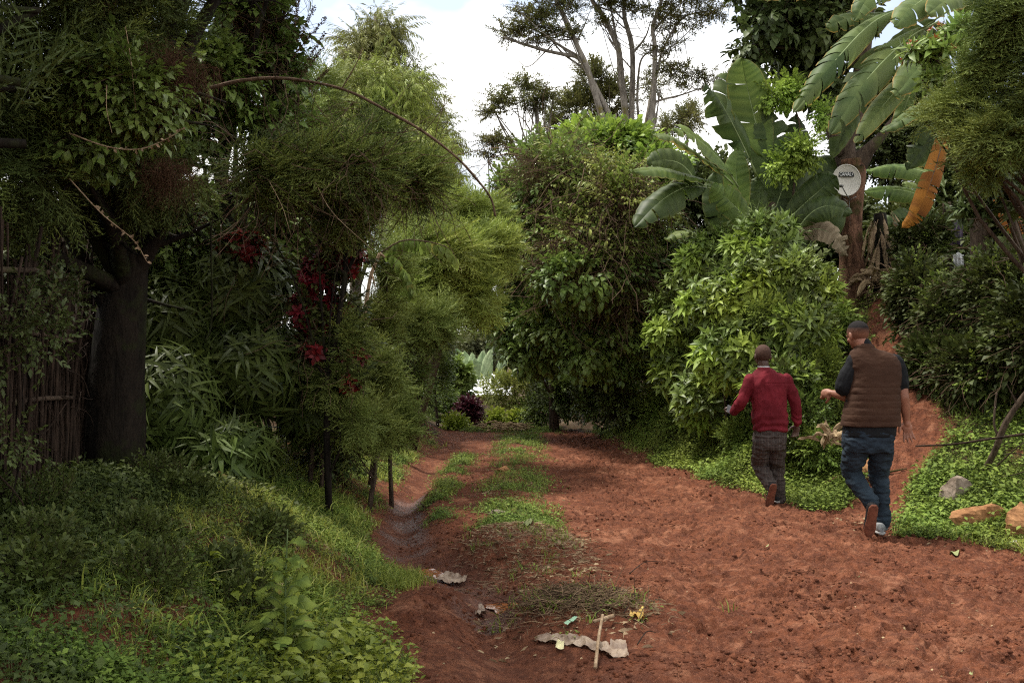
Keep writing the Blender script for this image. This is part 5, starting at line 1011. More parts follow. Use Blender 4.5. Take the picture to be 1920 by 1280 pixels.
    for k,(px_,py,Y,a,b) in enumerate([(70,1200,4.2,100,70),(280,1190,4.5,110,70),(60,980,5.6,110,80),(390,1120,5.0,90,45),(250,1060,5.3,90,55),(300,900,7.2,80,50),(330,960,6.8,70,35),(440,1210,4.8,90,50),(60,1090,4.8,90,60),(480,1030,6.2,80,35)]):
        c=P(px_,py,Y); plant('weed_plant',lb[k],'plant',c[0],Y+.05,[E(px_,py,Y,a,b,.28)],[('small' if k%3 else 'med','herb_dark',150,dict(s=.5 if k%3 else .42,shell=.9,up=.7,rnd=.6))],.006,'gstem','weed plants of the left undergrowth',2,2,part='foliage',tpart='stems')
    c=onG(535,1250); o=thing('thistle_plant','tall jagged-leaved green weed standing alone near the bottom of the left bank','plant',c); mb=MB(); tube(mb,[c,c+[0,0,.32],c+[.01,0,.62]],[.007,.003],5,1,nseg=8)
    for i in range(22):
        h=.06+.5*i/22; az=i*2.4; l=.2*(1.1-h*1.2); bleaf(mb,[c+[0,0,h],c+[l*.5*cos(az),l*.5*sin(az),h+l*.3],c+[l*cos(az),l*sin(az),h+l*.1]],l*.5,[cos(az)*.2,-.3,1],5,.1,.3,0,1,14,.003,pet=.02)
    mb.build('foliage',[M['herb'],M['gstem']],o)
    # young thorny twigs and hanging creepers on the left
    for k,(pts,r) in enumerate([([(130,335,6),(190,400,6),(250,450,6.1),(275,490,6.1)],.0045),([(200,160,5.8),(200,205,5.8),(210,250,5.8)],.003),([(235,50,6),(245,110,6),(250,160,6),(255,210,6)],.003),([(590,340,7.6),(625,400,7.6),(700,470,7.6)],.003),([(130,250,5.9),(200,275,5.9),(260,280,5.9),(310,262,5.9),(345,240,5.9)],.005),([(400,390,7.4),(396,440,7.4),(397,600,7.6),(385,640,7.6)],.010),([(505,340,7.4),(530,390,7.4),(545,440,7.4)],.003)]):
        q=[P(*p) for p in pts]; mb=MB(); tube(mb,q,[r,r*.5],5,0,nseg=24); s_=spline(q,24)
        if k in (0,4):
            for p in s_[6:]: put(mb,blade(.035,.016),p,rv(),[0,-1,.3],.5)
        single('creeper',mb,[M['wood'] if k not in (5,) else M['bark_dark'],],['thin leafy creeper stem crossing in front of the big dark trunk','short pale hanging tendril high in the left crown','long pale tendril hanging at the top left','curved pale tendril among the conifer boughs','brown twig reaching right inside the juniper crown','dark rope-like creeper hanging straight down right of the trunk','thin tendril left of the conifer boughs'][k],'creeper',q[0],'loose creepers on the left trees')
def dish():
    c=P(1587,338,15.55); o=thing('satellite_dish','round cream satellite dish lettered CANAL+ fixed to the red-brown trunk','satellite dish',P(1592,372,15.7))
    rx=26.2*15.55/F; rz=29.*15.55/F; tilt=radians(8); 
    n=48; rr=np.linspace(0,1,9); th=np.linspace(0,2*pi,n,endpoint=False); mb=MB()
    def disc(off,flip):
        V=[c+np.array([0,.05+off,0])]
        for r in rr[1:]:
            for a in th: V.append(c+np.array([rx*r*cos(a),.05+off-.055*r*r,rz*r*sin(a)]))
        f3=[(0,1+i,1+(i+1)%n) for i in range(n)]; f4=[(1+k*n+i,1+(k+1)*n+i,1+(k+1)*n+(i+1)%n,1+k*n+(i+1)%n) for k in range(7) for i in range(n)]
        mb.add(V,f3,f4)
    disc(0,0); disc(.012,1)
    rim=[c+np.array([rx*cos(a),-.004,rz*sin(a)]) for a in np.linspace(0,2*pi,60)]; tube(mb,rim,.008,6,0,cap=False)
    mb.build('reflector',M['dish'],o)
    mb=MB(); a=P(1592,372,15.5); b=P(1580,352,15.25); tube(mb,[a,a*.5+b*.5+[0,0,-.01],b],.009,6,0,nseg=6); mb.build('arm',M['metal'],o)
    mb=MB(); d=norm(np.array([-.25,.9,.1])); b2=P(1577,349,15.2); tube(mb,[b2-d*.04,b2-d*.01,b2+d*.05,b2+d*.07],[.02,.026,.018,.022],10,0); mb.build('receiver',M['metal'],o)
    mb=MB(); tube(mb,[c+[0,.07,0],c+[.02,.2,-.02]],.02,8,0); e=P(1592,375,15.7); tube(mb,[e,P(1593,395,15.74),P(1594,420,15.76)],.004,5,0); tube(mb,[P(1592,376,15.62),P(1606,368,15.6)],.006,5,0); tube(mb,[P(1589,378,15.7),P(1582,372,15.6)],.006,5,0); mb.build('bracket',M['metal'],o)
    m=MB(); w,h=14.2*15.5/F,4.3*15.5/F; lc=P(1590,325.5,15.5); y=c[1]+.05-.055*((lc[0]-c[0])**2/rx**2+(lc[2]-c[2])**2/rz**2)-.02
    lc=np.array([lc[0],y,lc[2]]); V=[lc+np.array([a*w,b,q*h]) for b in(0,.012) for a,q in((-1,-1),(1,-1),(1,1),(-1,1))]; m.add(V,None,[(0,1,2,3),(0,4,5,1),(1,5,6,2),(2,6,7,3),(3,7,4,0)]); m.build('logo_panel',M['black'],o,False)
    cu=bpy.data.curves.new('t','FONT'); cu.body='CANAL+'; cu.align_x='CENTER'; cu.align_y='CENTER'; cu.size=h*2.15; cu.offset=h*.02; cu.extrude=.001
    to=bpy.data.objects.new('t',cu); COL.objects.link(to); dg=bpy.context.evaluated_depsgraph_get(); me=bpy.data.meshes.new_from_object(to.evaluated_get(dg)); bpy.data.objects.remove(to)
    co=np.array([v.co[:] for v in me.vertices]); sx=w*1.82/np.ptp(co[:,0]); me.transform(__import__('mathutils').Matrix.Scale(sx,4,(1,0,0)))
    lo=bpy.data.objects.new('lettering',me); me.materials.clear(); me.materials.append(M['white']); COL.objects.link(lo); lo.parent=o; lo.rotation_euler=(pi/2,0,0); lo.location=[float(v) for v in (lc-np.array(o['_o'])-[0,.003,0])]
def clothes():
    for k,(a,b,w,h,mt,l) in enumerate([(1793,438,26,42,'cloth_p','dark purple garment hanging on the line beyond the right hedge'),(1797,488,20,26,'cloth_w','pale grey cloth hanging below the purple garment'),(1880,490,34,20,'cloth_r','red patterned cloth on the line at the far right')]):
        c=P(a,b,15.2); W,Hh=w*15.2/F,h*15.2/F; nx,ny=18,12; u=np.linspace(-1,1,nx)[:,None]; v=np.linspace(-1,1,ny)[None,:]
        X=c[0]+W*.5*u*(1+.05*v); Z=c[2]+Hh*.5*v+.02*np.cos(u*4); Yy=c[1]+.03*np.sin(u*9+k)*(1-v)*.6; G=np.stack(np.broadcast_arrays(X,Yy,Z),-1)
        mb=MB()
        i=np.arange(nx-1)[:,None]*ny; j=np.arange(ny-1)[None,:]; f=np.stack([i+j,i+ny+j,i+ny+j+1,i+j+1],-1).reshape(-1,4); mb.add(G.reshape(-1,3),None,f)
        single('hanging_cloth',mb,[M[mt]],l,'laundry',c,'laundry on the line')
    mb=MB(); tube(mb,[P(1740,415,15.25),P(1793,417,15.22),P(1850,472,15.22),P(1960,478,15.2)],.006,5,0,nseg=20); single('washing_line',mb,[M['twig']],'thin dark washing line behind the right hedge','line',P(1740,415,15.25))
# ------------------------------------------------------------------ people
def limb(mb,pts,r,k=16,nseg=18):
    pts=spline(pts,nseg); r=np.interp(np.linspace(0,1,nseg),np.linspace(0,1,len(r)),r)
    a=norm(pts[0]-pts[1]); b=norm(pts[-1]-pts[-2]); q=[.5,.85,.99]
    pre=[pts[0]+a*r[0]*s for s in q[::-1]]; post=[pts[-1]+b*r[-1]*s for s in q]; rr=[math.sqrt(1-s*s) for s in q]
    tube(mb,np.vstack([pre,pts,post]),np.concatenate([[r[0]*s for s in rr[::-1]],r,[r[-1]*s for s in rr]]),k,0)
def ell(mb,c,r,R=None,n=20):
    u=np.linspace(0.02,pi-.02,n//2+1); w=np.linspace(0,2*pi,n,endpoint=False); U,W=np.meshgrid(u,w,indexing='ij')
    V=np.stack([np.sin(U)*np.cos(W)*r[0],np.sin(U)*np.sin(W)*r[1],np.cos(U)*r[2]],-1).reshape(-1,3)
    if R is not None: V=V@R.T
    h=len(u); i=np.arange(h-1)[:,None]*n; j=np.arange(n)[None,:]; f=np.stack([i+j,i+n+j,i+n+(j+1)%n,i+(j+1)%n],-1).reshape(-1,4)
    V=np.vstack([V,V[:n].mean(0),V[-n:].mean(0)]); k=h*n; jj=np.arange(n)
    f3=np.vstack([np.stack([np.full(n,k),jj,(jj+1)%n],-1),np.stack([np.full(n,k+1),(h-1)*n+(jj+1)%n,(h-1)*n+jj],-1)])
    mb.add(V+np.array(c),f3,f)
def loft(mb,secs,k=36,p=2.4):
    """secs: (centre, half width along x, half depth along y)"""
    C=spline([s[0] for s in secs],40); a=np.interp(np.linspace(0,1,40),np.linspace(0,1,len(secs)),[s[1] for s in secs]); b=np.interp(np.linspace(0,1,40),np.linspace(0,1,len(secs)),[s[2] for s in secs])
    th=np.linspace(0,2*pi,k,endpoint=False); ct=np.sign(np.cos(th))*np.abs(np.cos(th))**(2/p); s_=np.sign(np.sin(th))*np.abs(np.sin(th))**(2/p)
    V=C[:,None,:]+np.stack([a[:,None]*ct,b[:,None]*s_,0*a[:,None]*ct],-1); n=40
    i=np.arange(n-1)[:,None]*k; j=np.arange(k)[None,:]; f=np.stack([i+j,i+(j+1)%k,i+k+(j+1)%k,i+k+j],-1).reshape(-1,4)
    V=np.vstack([V.reshape(-1,3),C[0],C[-1]]); jj=np.arange(k); f3=np.vstack([np.stack([np.full(k,n*k),(jj+1)%k,jj],-1),np.stack([np.full(k,n*k+1),(n-1)*k+jj,(n-1)*k+(jj+1)%k],-1)])
    mb.add(V,f3,f)
def remesh(mb,vox=.006,sm=4,disp=None):
    o=mb.build('tmp',[]); m=o.modifiers.new('r','REMESH'); m.mode='VOXEL'; m.voxel_size=vox; s=o.modifiers.new('s','SMOOTH'); s.iterations=sm; s.factor=.6
    dg=bpy.context.evaluated_depsgraph_get(); me=bpy.data.meshes.new_from_object(o.evaluated_get(dg)); n=len(me.vertices); co=np.empty(n*3); me.vertices.foreach_get('co',co); co=co.reshape(-1,3)
    no=np.empty(n*3); me.vertices.foreach_get('normal',no); no=no.reshape(-1,3)
    q=np.array([p.vertices[:] if len(p.vertices)==4 else tuple(p.vertices)+(p.vertices[0],) for p in me.polygons if len(p.vertices) in(3,4)],int)
    f4=q[q[:,3]!=q[:,0]]; f3=q[q[:,3]==q[:,0]][:,:3]
    if disp is not None: co=co+no*disp(co,no)[:,None]
    bpy.data.objects.remove(o); r=MB(); r.add(co,f3 if len(f3) else None,f4); return r
def hand(mb,wrist,D,Nn,curl,s=1.,side=1,spread=1.):
    """palm and five fingers: D = towards the fingers, Nn = out of the palm, side = where the thumb is (sign on D x Nn)"""
    D=norm(D); Nn=norm(Nn-D*np.dot(Nn,D)); X=np.cross(D,Nn)*side; w=np.array(wrist,float)
    R=np.column_stack([X,D,Nn])
    ell(mb,w+D*.048*s,(.040*s,.052*s,.017*s),R); limb(mb,[w-D*.02,w+D*.02*s],[.026*s,.028*s],12,5)
    for i,(x,l,a) in enumerate([(.030,.072,.10),(.010,.080,.02),(-.010,.075,-.06),(-.028,.060,-.16)]):
        d=norm(D+X*a*spread); p=w+D*.088*s+X*x*s; pts=[p-d*.02*s]; c=curl*(1+.12*i); dd=d
        for k,f in enumerate((.46,.30,.24)):
            ang=c*(.55 if k==0 else 1.); dd=norm(dd*cos(ang)+Nn*sin(ang)); p=p+dd*l*f*s; pts.append(p); 
            Nn2=Nn
        # bend round an axis across the palm
        pts=[w+D*.088*s+X*x*s-d*.02*s]; p=w+D*.088*s+X*x*s; ang=0
        for k,f in enumerate((.46,.30,.24)):
            ang+=c*(.8 if k==0 else 1.); p=p+(d*cos(ang)+Nn*sin(ang))*l*f*s; pts.append(p)
        limb(mb,pts,[.0095*s,.0092*s,.0085*s,.0072*s],10,12)
    t0=w+D*.022*s+X*.03*s; d=norm(X*.85+D*.55+Nn*.35); t1=t0+d*.035*s; d2=norm(D*.8+X*.25+Nn*(.3+curl*.4)); limb(mb,[t0,t1,t1+d2*.026*s,t1+norm(d2+Nn*curl*.3)*.048*s],[.014*s,.0115*s,.0105*s,.0085*s],10,10)
def shoe(parent,ankle,heel,toe,up,mu,ms,s=1.):
    heel=np.array(heel,float); D=norm(np.array(toe)-heel); up=norm(np.array(up,float)-D*np.dot(up,D)); X=np.cross(D,up); L=.295*s
    t=np.array([0,.08,.25,.45,.65,.8,.93,1.]); hw=np.array([.018,.034,.037,.036,.043,.044,.033,.012])*s; hh=np.array([.05,.078,.085,.075,.055,.045,.035,.018])*s
    def ringed(m,zlo,hts,wd,k=18):
        V=[];n=len(t)
        for i in range(n):
            c=heel+D*L*t[i]
            for a in np.linspace(0,2*pi,k,endpoint=False):
                sx=math.copysign(abs(cos(a))**.75,cos(a)); sz=sin(a); V.append(c+X*wd[i]*sx+up*(zlo+(hts[i]*(.5+.5*sz) if hts is not None else 0)))
        V=np.array(V); i=np.arange(n-1)[:,None]*k; j=np.arange(k)[None,:]; f=np.stack([i+j,i+(j+1)%k,i+k+(j+1)%k,i+k+j],-1).reshape(-1,4)
        V=np.vstack([V,V[:k].mean(0),V[-k:].mean(0)]); jj=np.arange(k); f3=np.vstack([np.stack([np.full(k,n*k),(jj+1)%k,jj],-1),np.stack([np.full(k,n*k+1),(n-1)*k+jj,(n-1)*k+(jj+1)%k],-1)]); m.add(V,f3,f)
    mb=MB(); ringed(mb,.016*s,hh,hw); limb(mb,[heel+D*.06*s+up*.06*s,np.array(ankle,float)],[.04*s,.044*s],14,6); mb=remesh(mb,.005,3); so=mb.build('shoe',M[mu],parent)
    mb=MB(); ringed(mb,0,np.full(len(t),.028*s),hw+.005*s); m2=remesh(mb,.005,2); V=m2.arrays(); 
    o=m2.build('sole',M[ms],None); n=len(o.data.vertices); co=np.empty(n*3,np.float32); o.data.vertices.foreach_get('co',co); co=(co.reshape(-1,3)-np.array(parent['_o'],np.float32)).ravel(); o.data.vertices.foreach_set('co',co); o.parent=so
def folds(sc,amp,zs=1.,seed=0.):
    def f(co,no):
        a=fbm(co[:,0]*sc+seed,co[:,1]*sc,co[:,2]*sc*zs,3); return amp*(1-np.abs(a)*2.5)+amp*.6*fbm(co[:,0]*sc*2.4,co[:,1]*sc*2.4,co[:,2]*sc*2.4*zs+seed,2)
    return f
def head(b,c,R,s=1.,look=(0,1,0)):
    """cranium, jaw, brow, nose, lips, ears, sockets; local +y is the face"""
    w=lambda p:np.array(c)+R@(np.array(p)*s)
    ell(b,w((0,-.008,.022)),(.076*s,.094*s,.088*s),R); ell(b,w((0,.018,-.035)),(.062*s,.068*s,.07*s),R); ell(b,w((0,.045,-.075)),(.038*s,.038*s,.03*s),R)
    ell(b,w((0,.078,.015)),(.05*s,.016*s,.012*s),R); ell(b,w((0,.098,-.018)),(.014*s,.02*s,.024*s),R); ell(b,w((0,.085,-.052)),(.024*s,.012*s,.010*s),R)
    for sd in(-1,1):
        ell(b,w((sd*.078,-.002,-.012)),(.010*s,.019*s,.032*s),R@rotm(.25*sd,[0,0,1])); ell(b,w((sd*.030,.074,.002)),(.014*s,.012*s,.009*s),R); ell(b,w((sd*.045,.05,-.03)),(.022*s,.02*s,.02*s),R)
def eyes(o,c,R,s):
    for sd in(-1,1):
        m=MB(); ell(m,np.array(c)+R@(np.array([sd*.030,.081,.002])*s),(.009*s,.007*s,.006*s),R,12); m.build('eye',M['eyewhite'],o)
def people():
    # ---- the man in the brown vest
    Y0=8.6; Q=lambda a,b,d=0.:P(a,b,Y0+d); px=Y0/F
    g=np.array([Q(1645,1000)[0],Y0,0.]); o=thing('person','man seen from behind in brown quilted vest, black short sleeves and blue jeans','person',g)
    R=rotm(.38,[0,0,1])@rotm(-.28,[1,0,0]); hc=Q(1608,628,.03)
    b=MB(); head(b,hc,R,1.08); limb(b,[Q(1613,642,.0),Q(1622,655,-.01),Q(1630,668,0)],[.062,.066,.08])
    loft(b,[(Q(1633,664),.13,.08),(Q(1637,676),.18,.10),(Q(1638,700),.185,.12),(Q(1636,750),.19,.135),(Q(1632,800),.2,.14),(Q(1628,835),.19,.135)])
    el=Q(1589,744,.08); wr=Q(1561,737,.20); limb(b,[Q(1602,680),Q(1594,712,.03),el],[.065,.056,.047]); limb(b,[el,(el+wr)/2+[0,0,.002],wr],[.048,.043,.029])
    hand(b,wr,Q(1548,737,.24)-wr,np.array([.5,.9,-.3]),1.25,1.1,1)
    er=Q(1694,744,-.02); wl=Q(1700,790,.02); limb(b,[Q(1678,682),Q(1688,712),er],[.065,.054,.046]); limb(b,[er,Q(1697,764,0),wl],[.047,.043,.028])
    hand(b,wl,np.array([.10,-.03,-1.]),np.array([-.15,-1.,.05]),.22,1.12,1,1.6)
    hl=Q(1606,835); kl=Q(1597,882,.1); al=Q(1636,945,-.08); hr=Q(1650,835,.03); kr=Q(1648,887,.13); ar=Q(1656,978,.16)
    limb(b,[hl,(hl+kl)/2,kl],[.08,.062,.048]); limb(b,[kl,(kl+al)/2,al],[.048,.042,.034]); limb(b,[hr,(hr+kr)/2,kr],[.08,.062,.048]); limb(b,[kr,(kr+ar)/2,ar],[.048,.042,.034])
    remesh(b,.0052,5).build('body',M['skin1'],o); eyes(o,hc,R,1.08)
    m=MB(); ell(m,hc+R@np.array([0,-.012,.026]),(.0845,.1035,.0965),R,40); m=remesh(m,.006,1,lambda c,n:.002*fbm(c[:,0]*90,c[:,1]*90,c[:,2]*90,2)); m.build('hair',M['hair'],o)
    # shirt
    m=MB(); loft(m,[(Q(1626,660),.12,.08),(Q(1637,676),.185,.115),(Q(1638,705),.195,.13),(Q(1634,760),.215,.148),(Q(1631,800),.222,.155),(Q(1630,817),.218,.155)])
    limb(m,[Q(1606,677),Q(1594,700,.02),Q(1584,724,.04)],[.076,.082,.082]); limb(m,[Q(1676,679),Q(1684,700),Q(1688,721,0)],[.076,.076,.073]); limb(m,[Q(1620,653,.0),Q(1618,648,.0)],[.074,.070])
    remesh(m,.007,3,folds(9,.007,.8,3.)).build('shirt',M['black_cloth'],o)
    # vest with quilting
    def quilt(c,n):
        z=c[:,2]; ph=(z-.95)/.058; q=np.abs(np.sin(ph*pi))**.45; k=1-sstep(1.30,1.36,z)
        return .005*(q-.6)*k+.006*fbm(c[:,0]*12,c[:,1]*12,z*30,3)+.004*fbm(c[:,0]*5,c[:,1]*5,z*5,2)
    S=[(Q(1620,647,-.005),.078,.080),(Q(1622,653),.085,.088),(Q(1629,659),.15,.098),(Q(1636,668),.205,.118),(Q(1639,682),.222,.135),(Q(1641,705),.216,.148),(Q(1638,730),.218,.156),(Q(1636,755),.228,.164),(Q(1633,778),.24,.17),(Q(1632,798),.248,.172)]
    m=MB(); loft(m,S,48,2.5); remesh(m,.006,3,quilt).build('vest',M['vest'],o)
    m=MB(); loft(m,[(Q(1619,644,-.005),.068,.068),(Q(1620,648),.076,.076),(Q(1622,655),.086,.088)],40,2.1); remesh(m,.005,2).build('collar',M['vest'],o)
    # jeans
    m=MB(); loft(m,[(Q(1629,798),.19,.13),(Q(1628,812),.205,.15),(Q(1627,832),.205,.155),(Q(1627,846),.195,.14)],40,2.6)
    limb(m,[Q(1606,838),Q(1601,860,.05),kl+[0,-.01,0],Q(1612,912,.02),Q(1634,942,-.06)],[.102,.096,.083,.071,.063],20,26); limb(m,[Q(1651,838,.02),Q(1650,862,.07),kr,Q(1651,930,.14),Q(1656,978,.15)],[.104,.095,.08,.069,.062],20,26)
    remesh(m,.007,3,folds(8,.012,2.,7.)).build('jeans',M['jeans'],o)
    shoe(o,al+[0,.0,-.01],Q(1640,948,-.20),Q(1631,1000,-.10),(0,1,.1),'shoe_dark','sole_red',1.05)
    hh=Q(1653,985,.06); shoe(o,ar+[0,0,-.04],[hh[0],Y0+.05,.012],[hh[0]+.02,Y0+.36,.012],(0,0,1),'shoe_grey','sole_pale',1.05)
    # ---- the man in the dark red shirt
    Y0=10.4; Q=lambda a,b,d=0.:P(a,b,Y0+d)
    g=np.array([Q(1450,945)[0],Y0,0.]); o=thing('person','man seen from behind in dark red shirt and plaid trousers holding a phone','person',g)
    R=rotm(.1,[0,0,1])@rotm(-.12,[1,0,0]); hc=Q(1430,667,.02); b=MB(); head(b,hc,R,1.06); limb(b,[Q(1431,680),Q(1433,692),Q(1438,702)],[.056,.058,.07])
    loft(b,[(Q(1437,700),.11,.07),(Q(1441,712),.16,.09),(Q(1441,740),.15,.105),(Q(1443,790),.15,.11),(Q(1442,835),.15,.12)])
    el=Q(1391,752,.0); wr=Q(1375,772,.12); limb(b,[Q(1410,716),el],[.052,.042]); limb(b,[el,wr],[.04,.027]); hand(b,wr,Q(1364,772,.2)-wr,np.array([.2,-.3,1.]),.9,1.,1)
    e2=Q(1491,756,0); w2=Q(1494,796,.04); limb(b,[Q(1473,716),e2],[.052,.042]); limb(b,[e2,w2],[.04,.027]); hand(b,w2,np.array([-.08,.05,-1.]),np.array([-.6,-.8,0]),.6,1.,1)
    hl=Q(1429,840); kl=Q(1425,870,.1); al=Q(1448,910,-.08); hr=Q(1455,840,.03); kr=Q(1456,874,.12); ar=Q(1460,936,.16)
    for p,k,a in((hl,kl,al),(hr,kr,ar)): limb(b,[p,k],[.072,.045]); limb(b,[k,a],[.045,.034])
    remesh(b,.0055,5).build('body',M['skin2'],o); eyes(o,hc,R,1.06)
    m=MB(); ell(m,hc+R@np.array([0,-.010,.024]),(.0825,.1015,.0945),R,40); remesh(m,.006,1,lambda c,n:.001*fbm(c[:,0]*90,c[:,1]*90,c[:,2]*90,2)).build('hair',M['hair2'],o)
    m=MB(); loft(m,[(Q(1433,693,0),.07,.07),(Q(1436,699),.12,.088),(Q(1440,706),.175,.11),(Q(1441,718),.19,.125),(Q(1441,742),.178,.135),(Q(1442,770),.172,.138),(Q(1444,792),.178,.14),(Q(1444,807),.172,.14)],44,2.4)
    limb(m,[Q(1408,713),Q(1399,735),el,Q(1376,771,.1)],[.064,.062,.056,.040],18,24); limb(m,[Q(1474,713),Q(1484,738),e2,Q(1495,794,.035)],[.064,.060,.053,.040],18,24)
    remesh(m,.0065,3,lambda c,n:folds(9,.012,.55,1.)(c,n)-.006*np.exp(-((c[:,2]-1.275)/.006)**2)*(np.abs(c[:,0]-2.785)<.17)+.006*np.sin(c[:,2]*75+3*fbm(c[:,0]*6,c[:,1]*6,c[:,2]*3,2)*3)*(1-sstep(.86,1.0,c[:,2]))).build('shirt',M['red_cloth'],o)
    m=MB(); loft(m,[(Q(1432,688),.063,.063),(Q(1434,693),.075,.075),(Q(1436,699),.10,.09)],40,2.1); remesh(m,.005,2).build('collar',M['red_cloth'],o)
    m=MB(); loft(m,[(Q(1431.5,686.2),.059,.060),(Q(1432,689),.060,.061)],40,2.1); m.build('undershirt',M['cloth_w'],o)
    m=MB(); loft(m,[(Q(1444,800),.155,.12),(Q(1443,825),.165,.135),(Q(1442,842),.16,.12)],40,2.6)
    limb(m,[Q(1428,838),Q(1426,856,.05),kl,Q(1436,893,.02),Q(1446,910,-.06)],[.092,.088,.08,.07,.066],20,26); limb(m,[Q(1456,838,.02),Q(1456,860,.07),kr,Q(1459,906,.14),Q(1460,934,.15)],[.09,.084,.076,.068,.066],20,26)
    remesh(m,.0065,3,folds(9,.012,1.9,9.)).build('trousers',M['plaid'],o)
    shoe(o,al+[0,.0,-.01],Q(1452,908,-.20),Q(1442,950,-.10),(0,1,.1),'shoe_dark','sole_red',.95)
    hh=Q(1459,940,.06); shoe(o,ar+[0,0,-.04],[hh[0],Y0+.08,.012],[hh[0]+.02,Y0+.36,.012],(0,0,1),'shoe_dark','sole_pale',.95)
    c=Q(1369,768,.15); m=MB(); Rp=rotm(.5,[0,1,0])@rotm(.6,[1,0,0]); V=np.array([[a,b_,d] for a in(-.034,.034) for b_ in(-.07,.07) for d in(-.004,.004)])@Rp.T+c
    m.add(V,None,[(0,1,3,2),(4,6,7,5),(0,4,5,1),(2,3,7,6),(0,2,6,4),(1,5,7,3)]); p=single('phone',m,[M['phone']],'grey mobile phone held in the left hand of the man in the red shirt','phone',c,smooth=False)
def cloth_mats():
    def cl(name,c0,c1,ro=.85,sc=3.,sp=.15):
        n=NT(name); v=n.obj(); a=n.noise(sc,3,.6,v); col=n.ramp(a,[(.35,c0),(.65,c1)]); nb=n.bump(n.noise(320,2,.6,v),.0008); nb=n.bump(n.noise(22,3,.6,v),.004,.6,nb); return n.done(n.bsdf(col,ro,sp,nb))
    M['vest']=cl('brown quilted cloth',(.038,.018,.011),(.055,.027,.016)); M['black_cloth']=cl('black cloth',(.007,.008,.009),(.012,.012,.014)); M['red_cloth']=cl('dark red cloth',(.085,.007,.011),(.16,.014,.022))
    n=NT('blue denim'); v=n.obj(); a=n.noise(5,4,.6,v); col=n.ramp(a,[(.3,(.011,.018,.026)),(.7,(.030,.046,.062))]); sx=n.n('ShaderNodeSeparateXYZ'); n.l(v,sx.inputs[0]); col=n.mix(n.rng(sx.outputs[2],.95,.55,0.,1.),n.mix(.6,col,(.012,.017,.026)),col); nb=n.bump(n.noise(24,3,.6,v),.006); M['jeans']=n.done(n.bsdf(col,.85,.15,n.bump(n.noise(400,2,.5,v),.0006,1.,nb)))
    n=NT('plaid trousers'); v=n.obj(); sx=n.n('ShaderNodeSeparateXYZ'); n.l(v,sx.inputs[0])
    def line(s,f,w,ph=0.): 
        q=n.math('FRACT',n.math('ADD',n.math('MULTIPLY',s,f),ph)); return n.math('LESS_THAN',n.math('ABSOLUTE',n.math('SUBTRACT',q,.5)),w)
    l1=n.math('MAXIMUM',line(sx.outputs[0],17.,.06),line(sx.outputs[2],13.,.05)); l2=n.math('MAXIMUM',line(sx.outputs[0],17.,.05,.4),line(sx.outputs[2],13.,.04,.4))
    col=n.mix(n.noise(8,3,.6,v),(.032,.024,.022),(.062,.05,.045)); col=n.mix(n.math('MULTIPLY',l1,.22),col,(.20,.165,.14)); col=n.mix(n.math('MULTIPLY',l2,.3),col,(.10,.06,.05)); M['plaid']=n.done(n.bsdf(col,.85,.15,n.bump(n.noise(26,3,.6,v),.005)))
    M['skin1']=cl('brown skin',(.19,.078,.045),(.27,.115,.07),.5,9,.35); M['skin2']=cl('dark brown skin',(.055,.028,.02),(.085,.045,.03),.45,9,.35)
    n=NT('short black hair'); v=n.obj(); sx=n.n('ShaderNodeSeparateXYZ'); n.l(v,sx.inputs[0]); a=n.noise(60,3,.7,v); col=n.mix(n.rng(n.math('ADD',sx.outputs[2],n.math('MULTIPLY',a,.02)),1.765,1.825),(.16,.07,.042),(.013,.011,.011)); M['hair']=n.done(n.bsdf(col,.9,.15,n.bump(n.noise(260,2,.6,v),.002)))
    M['hair0']=cl('black hair',(.010,.009,.009),(.02,.018,.017),.9,40); M['hair2']=cl('cropped hair',(.048,.025,.018),(.073,.039,.027),.8,40)
    M['shoe_dark']=cl('dark shoe',(.012,.012,.014),(.03,.027,.026),.6); M['shoe_grey']=cl('grey shoe',(.12,.13,.13),(.3,.3,.3),.6,12); M['sole_red']=cl('mud caked sole',(.12,.045,.028),(.2,.075,.045),.9,22); M['sole_pale']=cl('pale sole',(.3,.3,.29),(.42,.4,.38),.7)
    M['phone']=flatm('grey phone',(.07,.07,.075),.7,.15)
    M['eyewhite']=flatm('eye',(.5,.48,.45),.3); M['metal']=flatm('grey metal',(.16,.155,.145),.45,.4); M['dish']=flatm('cream dish',(.60,.57,.50),.5,.3,.05,4.); M['black']=flatm('black print',(.008,.008,.008),.5); M['white']=flatm('white print',(.75,.75,.72),.5,.3,.02)
    M['roof']=flatm('pale metal roof',(.72,.72,.72),.5,.3,.05,2.); M['sack']=cl('muddy plastic sack',(.12,.065,.038),(.36,.27,.19),.5,9,.4); M['paper']=flatm('pale yellow paper',(.6,.55,.3),.6); M['mint']=flatm('mint plastic',(.3,.5,.33),.5); M['peel']=cl('yellow peel',(.35,.19,.05),(.55,.40,.11),.5,14); M['leafp']=flatm('pale leaf',(.22,.24,.10),.6)
    M['cloth_p']=flatm('dark purple cloth',(.05,.035,.06),.8); M['cloth_w']=flatm('white cloth',(.5,.5,.5),.8); M['cloth_r']=flatm('red cloth',(.4,.05,.05),.8)
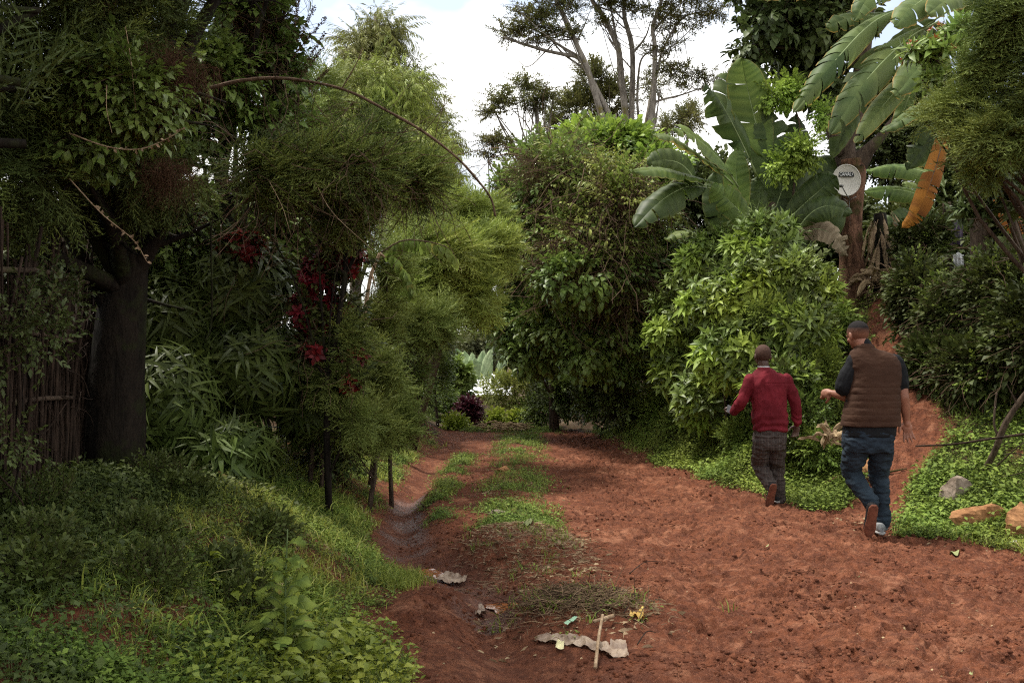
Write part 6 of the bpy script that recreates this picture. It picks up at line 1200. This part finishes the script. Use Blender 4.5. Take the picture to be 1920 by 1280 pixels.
# ------------------------------------------------------------------ light, camera, assembly
def world():
    w=bpy.data.worlds.new('World'); SC.world=w; w.use_nodes=True; t=w.node_tree; t.nodes.clear()
    n=lambda ty:t.nodes.new(ty); out=n('ShaderNodeOutputWorld'); bg=n('ShaderNodeBackground'); sky=n('ShaderNodeTexSky'); sky.sky_type='NISHITA'; sky.sun_disc=False; sky.sun_elevation=radians(SUN_EL); sky.sun_rotation=radians(SUN_AZ); sky.air_density=1; sky.dust_density=2
    tc=n('ShaderNodeTexCoord'); nz=n('ShaderNodeTexNoise'); nz.inputs['Scale'].default_value=3.2; nz.inputs['Detail'].default_value=5; nz.inputs['Roughness'].default_value=.5; mp=n('ShaderNodeMapping'); mp.inputs['Scale'].default_value=(1,1,1.8); mp.inputs['Location'].default_value=(.35,0,.2)
    t.links.new(tc.outputs['Generated'],mp.inputs[0]); t.links.new(mp.outputs[0],nz.inputs['Vector'])
    rp=n('ShaderNodeMapRange'); rp.inputs[1].default_value=.40; rp.inputs[2].default_value=.54; rp.inputs[3].default_value=.22; rp.inputs[4].default_value=1.; t.links.new(nz.outputs['Fac'],rp.inputs[0])
    sc=n('ShaderNodeVectorMath'); sc.operation='SCALE'; sc.inputs['Scale'].default_value=.9; t.links.new(sky.outputs[0],sc.inputs[0])
    mx=n('ShaderNodeMix'); mx.data_type='RGBA'; t.links.new(rp.outputs[0],mx.inputs[0]); t.links.new(sc.outputs[0],mx.inputs[6]); mx.inputs[7].default_value=(9.2,9.1,8.85,1)
    t.links.new(mx.outputs[2],bg.inputs['Color']); bg.inputs['Strength'].default_value=.1; t.links.new(bg.outputs[0],out.inputs[0])
SUN_EL=66.; SUN_AZ=-60.
def main():
    mats(); cloth_mats(); templates(); world()
    ground(); cover(); build_left(); build_far(); build_right(); small(); dish(); clothes(); people()
    if 'EXTRA' in globals(): EXTRA()
    l=bpy.data.lights.new('sun','SUN'); l.energy=2.6; l.angle=radians(10); l.color=(1,.95,.86); s=bpy.data.objects.new('sun',l); COL.objects.link(s)
    from mathutils import Vector
    el,az=radians(SUN_EL),radians(SUN_AZ); d=Vector((sin(az)*cos(el),cos(az)*cos(el),sin(el))); s.rotation_euler=d.to_track_quat('Z','Y').to_euler(); s.location=(0,0,30)
    c=bpy.data.cameras.new('camera'); co=bpy.data.objects.new('camera',c); COL.objects.link(co); co.location=(0,0,CAMZ); co.rotation_euler=(pi/2,0,0); c.sensor_width=36; c.lens=F/1920*36; c.shift_y=(HORY-640)/1920; c.clip_end=2000; c.clip_start=.05; SC.camera=co
    v=SC.view_settings; v.view_transform='Standard'; v.look='None'; v.exposure=EXPO; v.gamma=1; v.use_curve_mapping=False
    cy=SC.cycles; SC.render.engine='CYCLES'; cy.use_denoising=False; cy.pixel_filter_type='BLACKMAN_HARRIS'; cy.filter_width=1.2; cy.max_bounces=6; cy.diffuse_bounces=3; cy.glossy_bounces=2; cy.transmission_bounces=4; cy.transparent_max_bounces=4; cy.sample_clamp_indirect=4; cy.use_adaptive_sampling=True; cy.adaptive_threshold=.01
    for o in bpy.data.objects:
        if '_o' in o: del o['_o']
    print('FACES',sum(len(o.data.polygons) for o in bpy.data.objects if o.type=='MESH'))
EXPO=1.2
main()
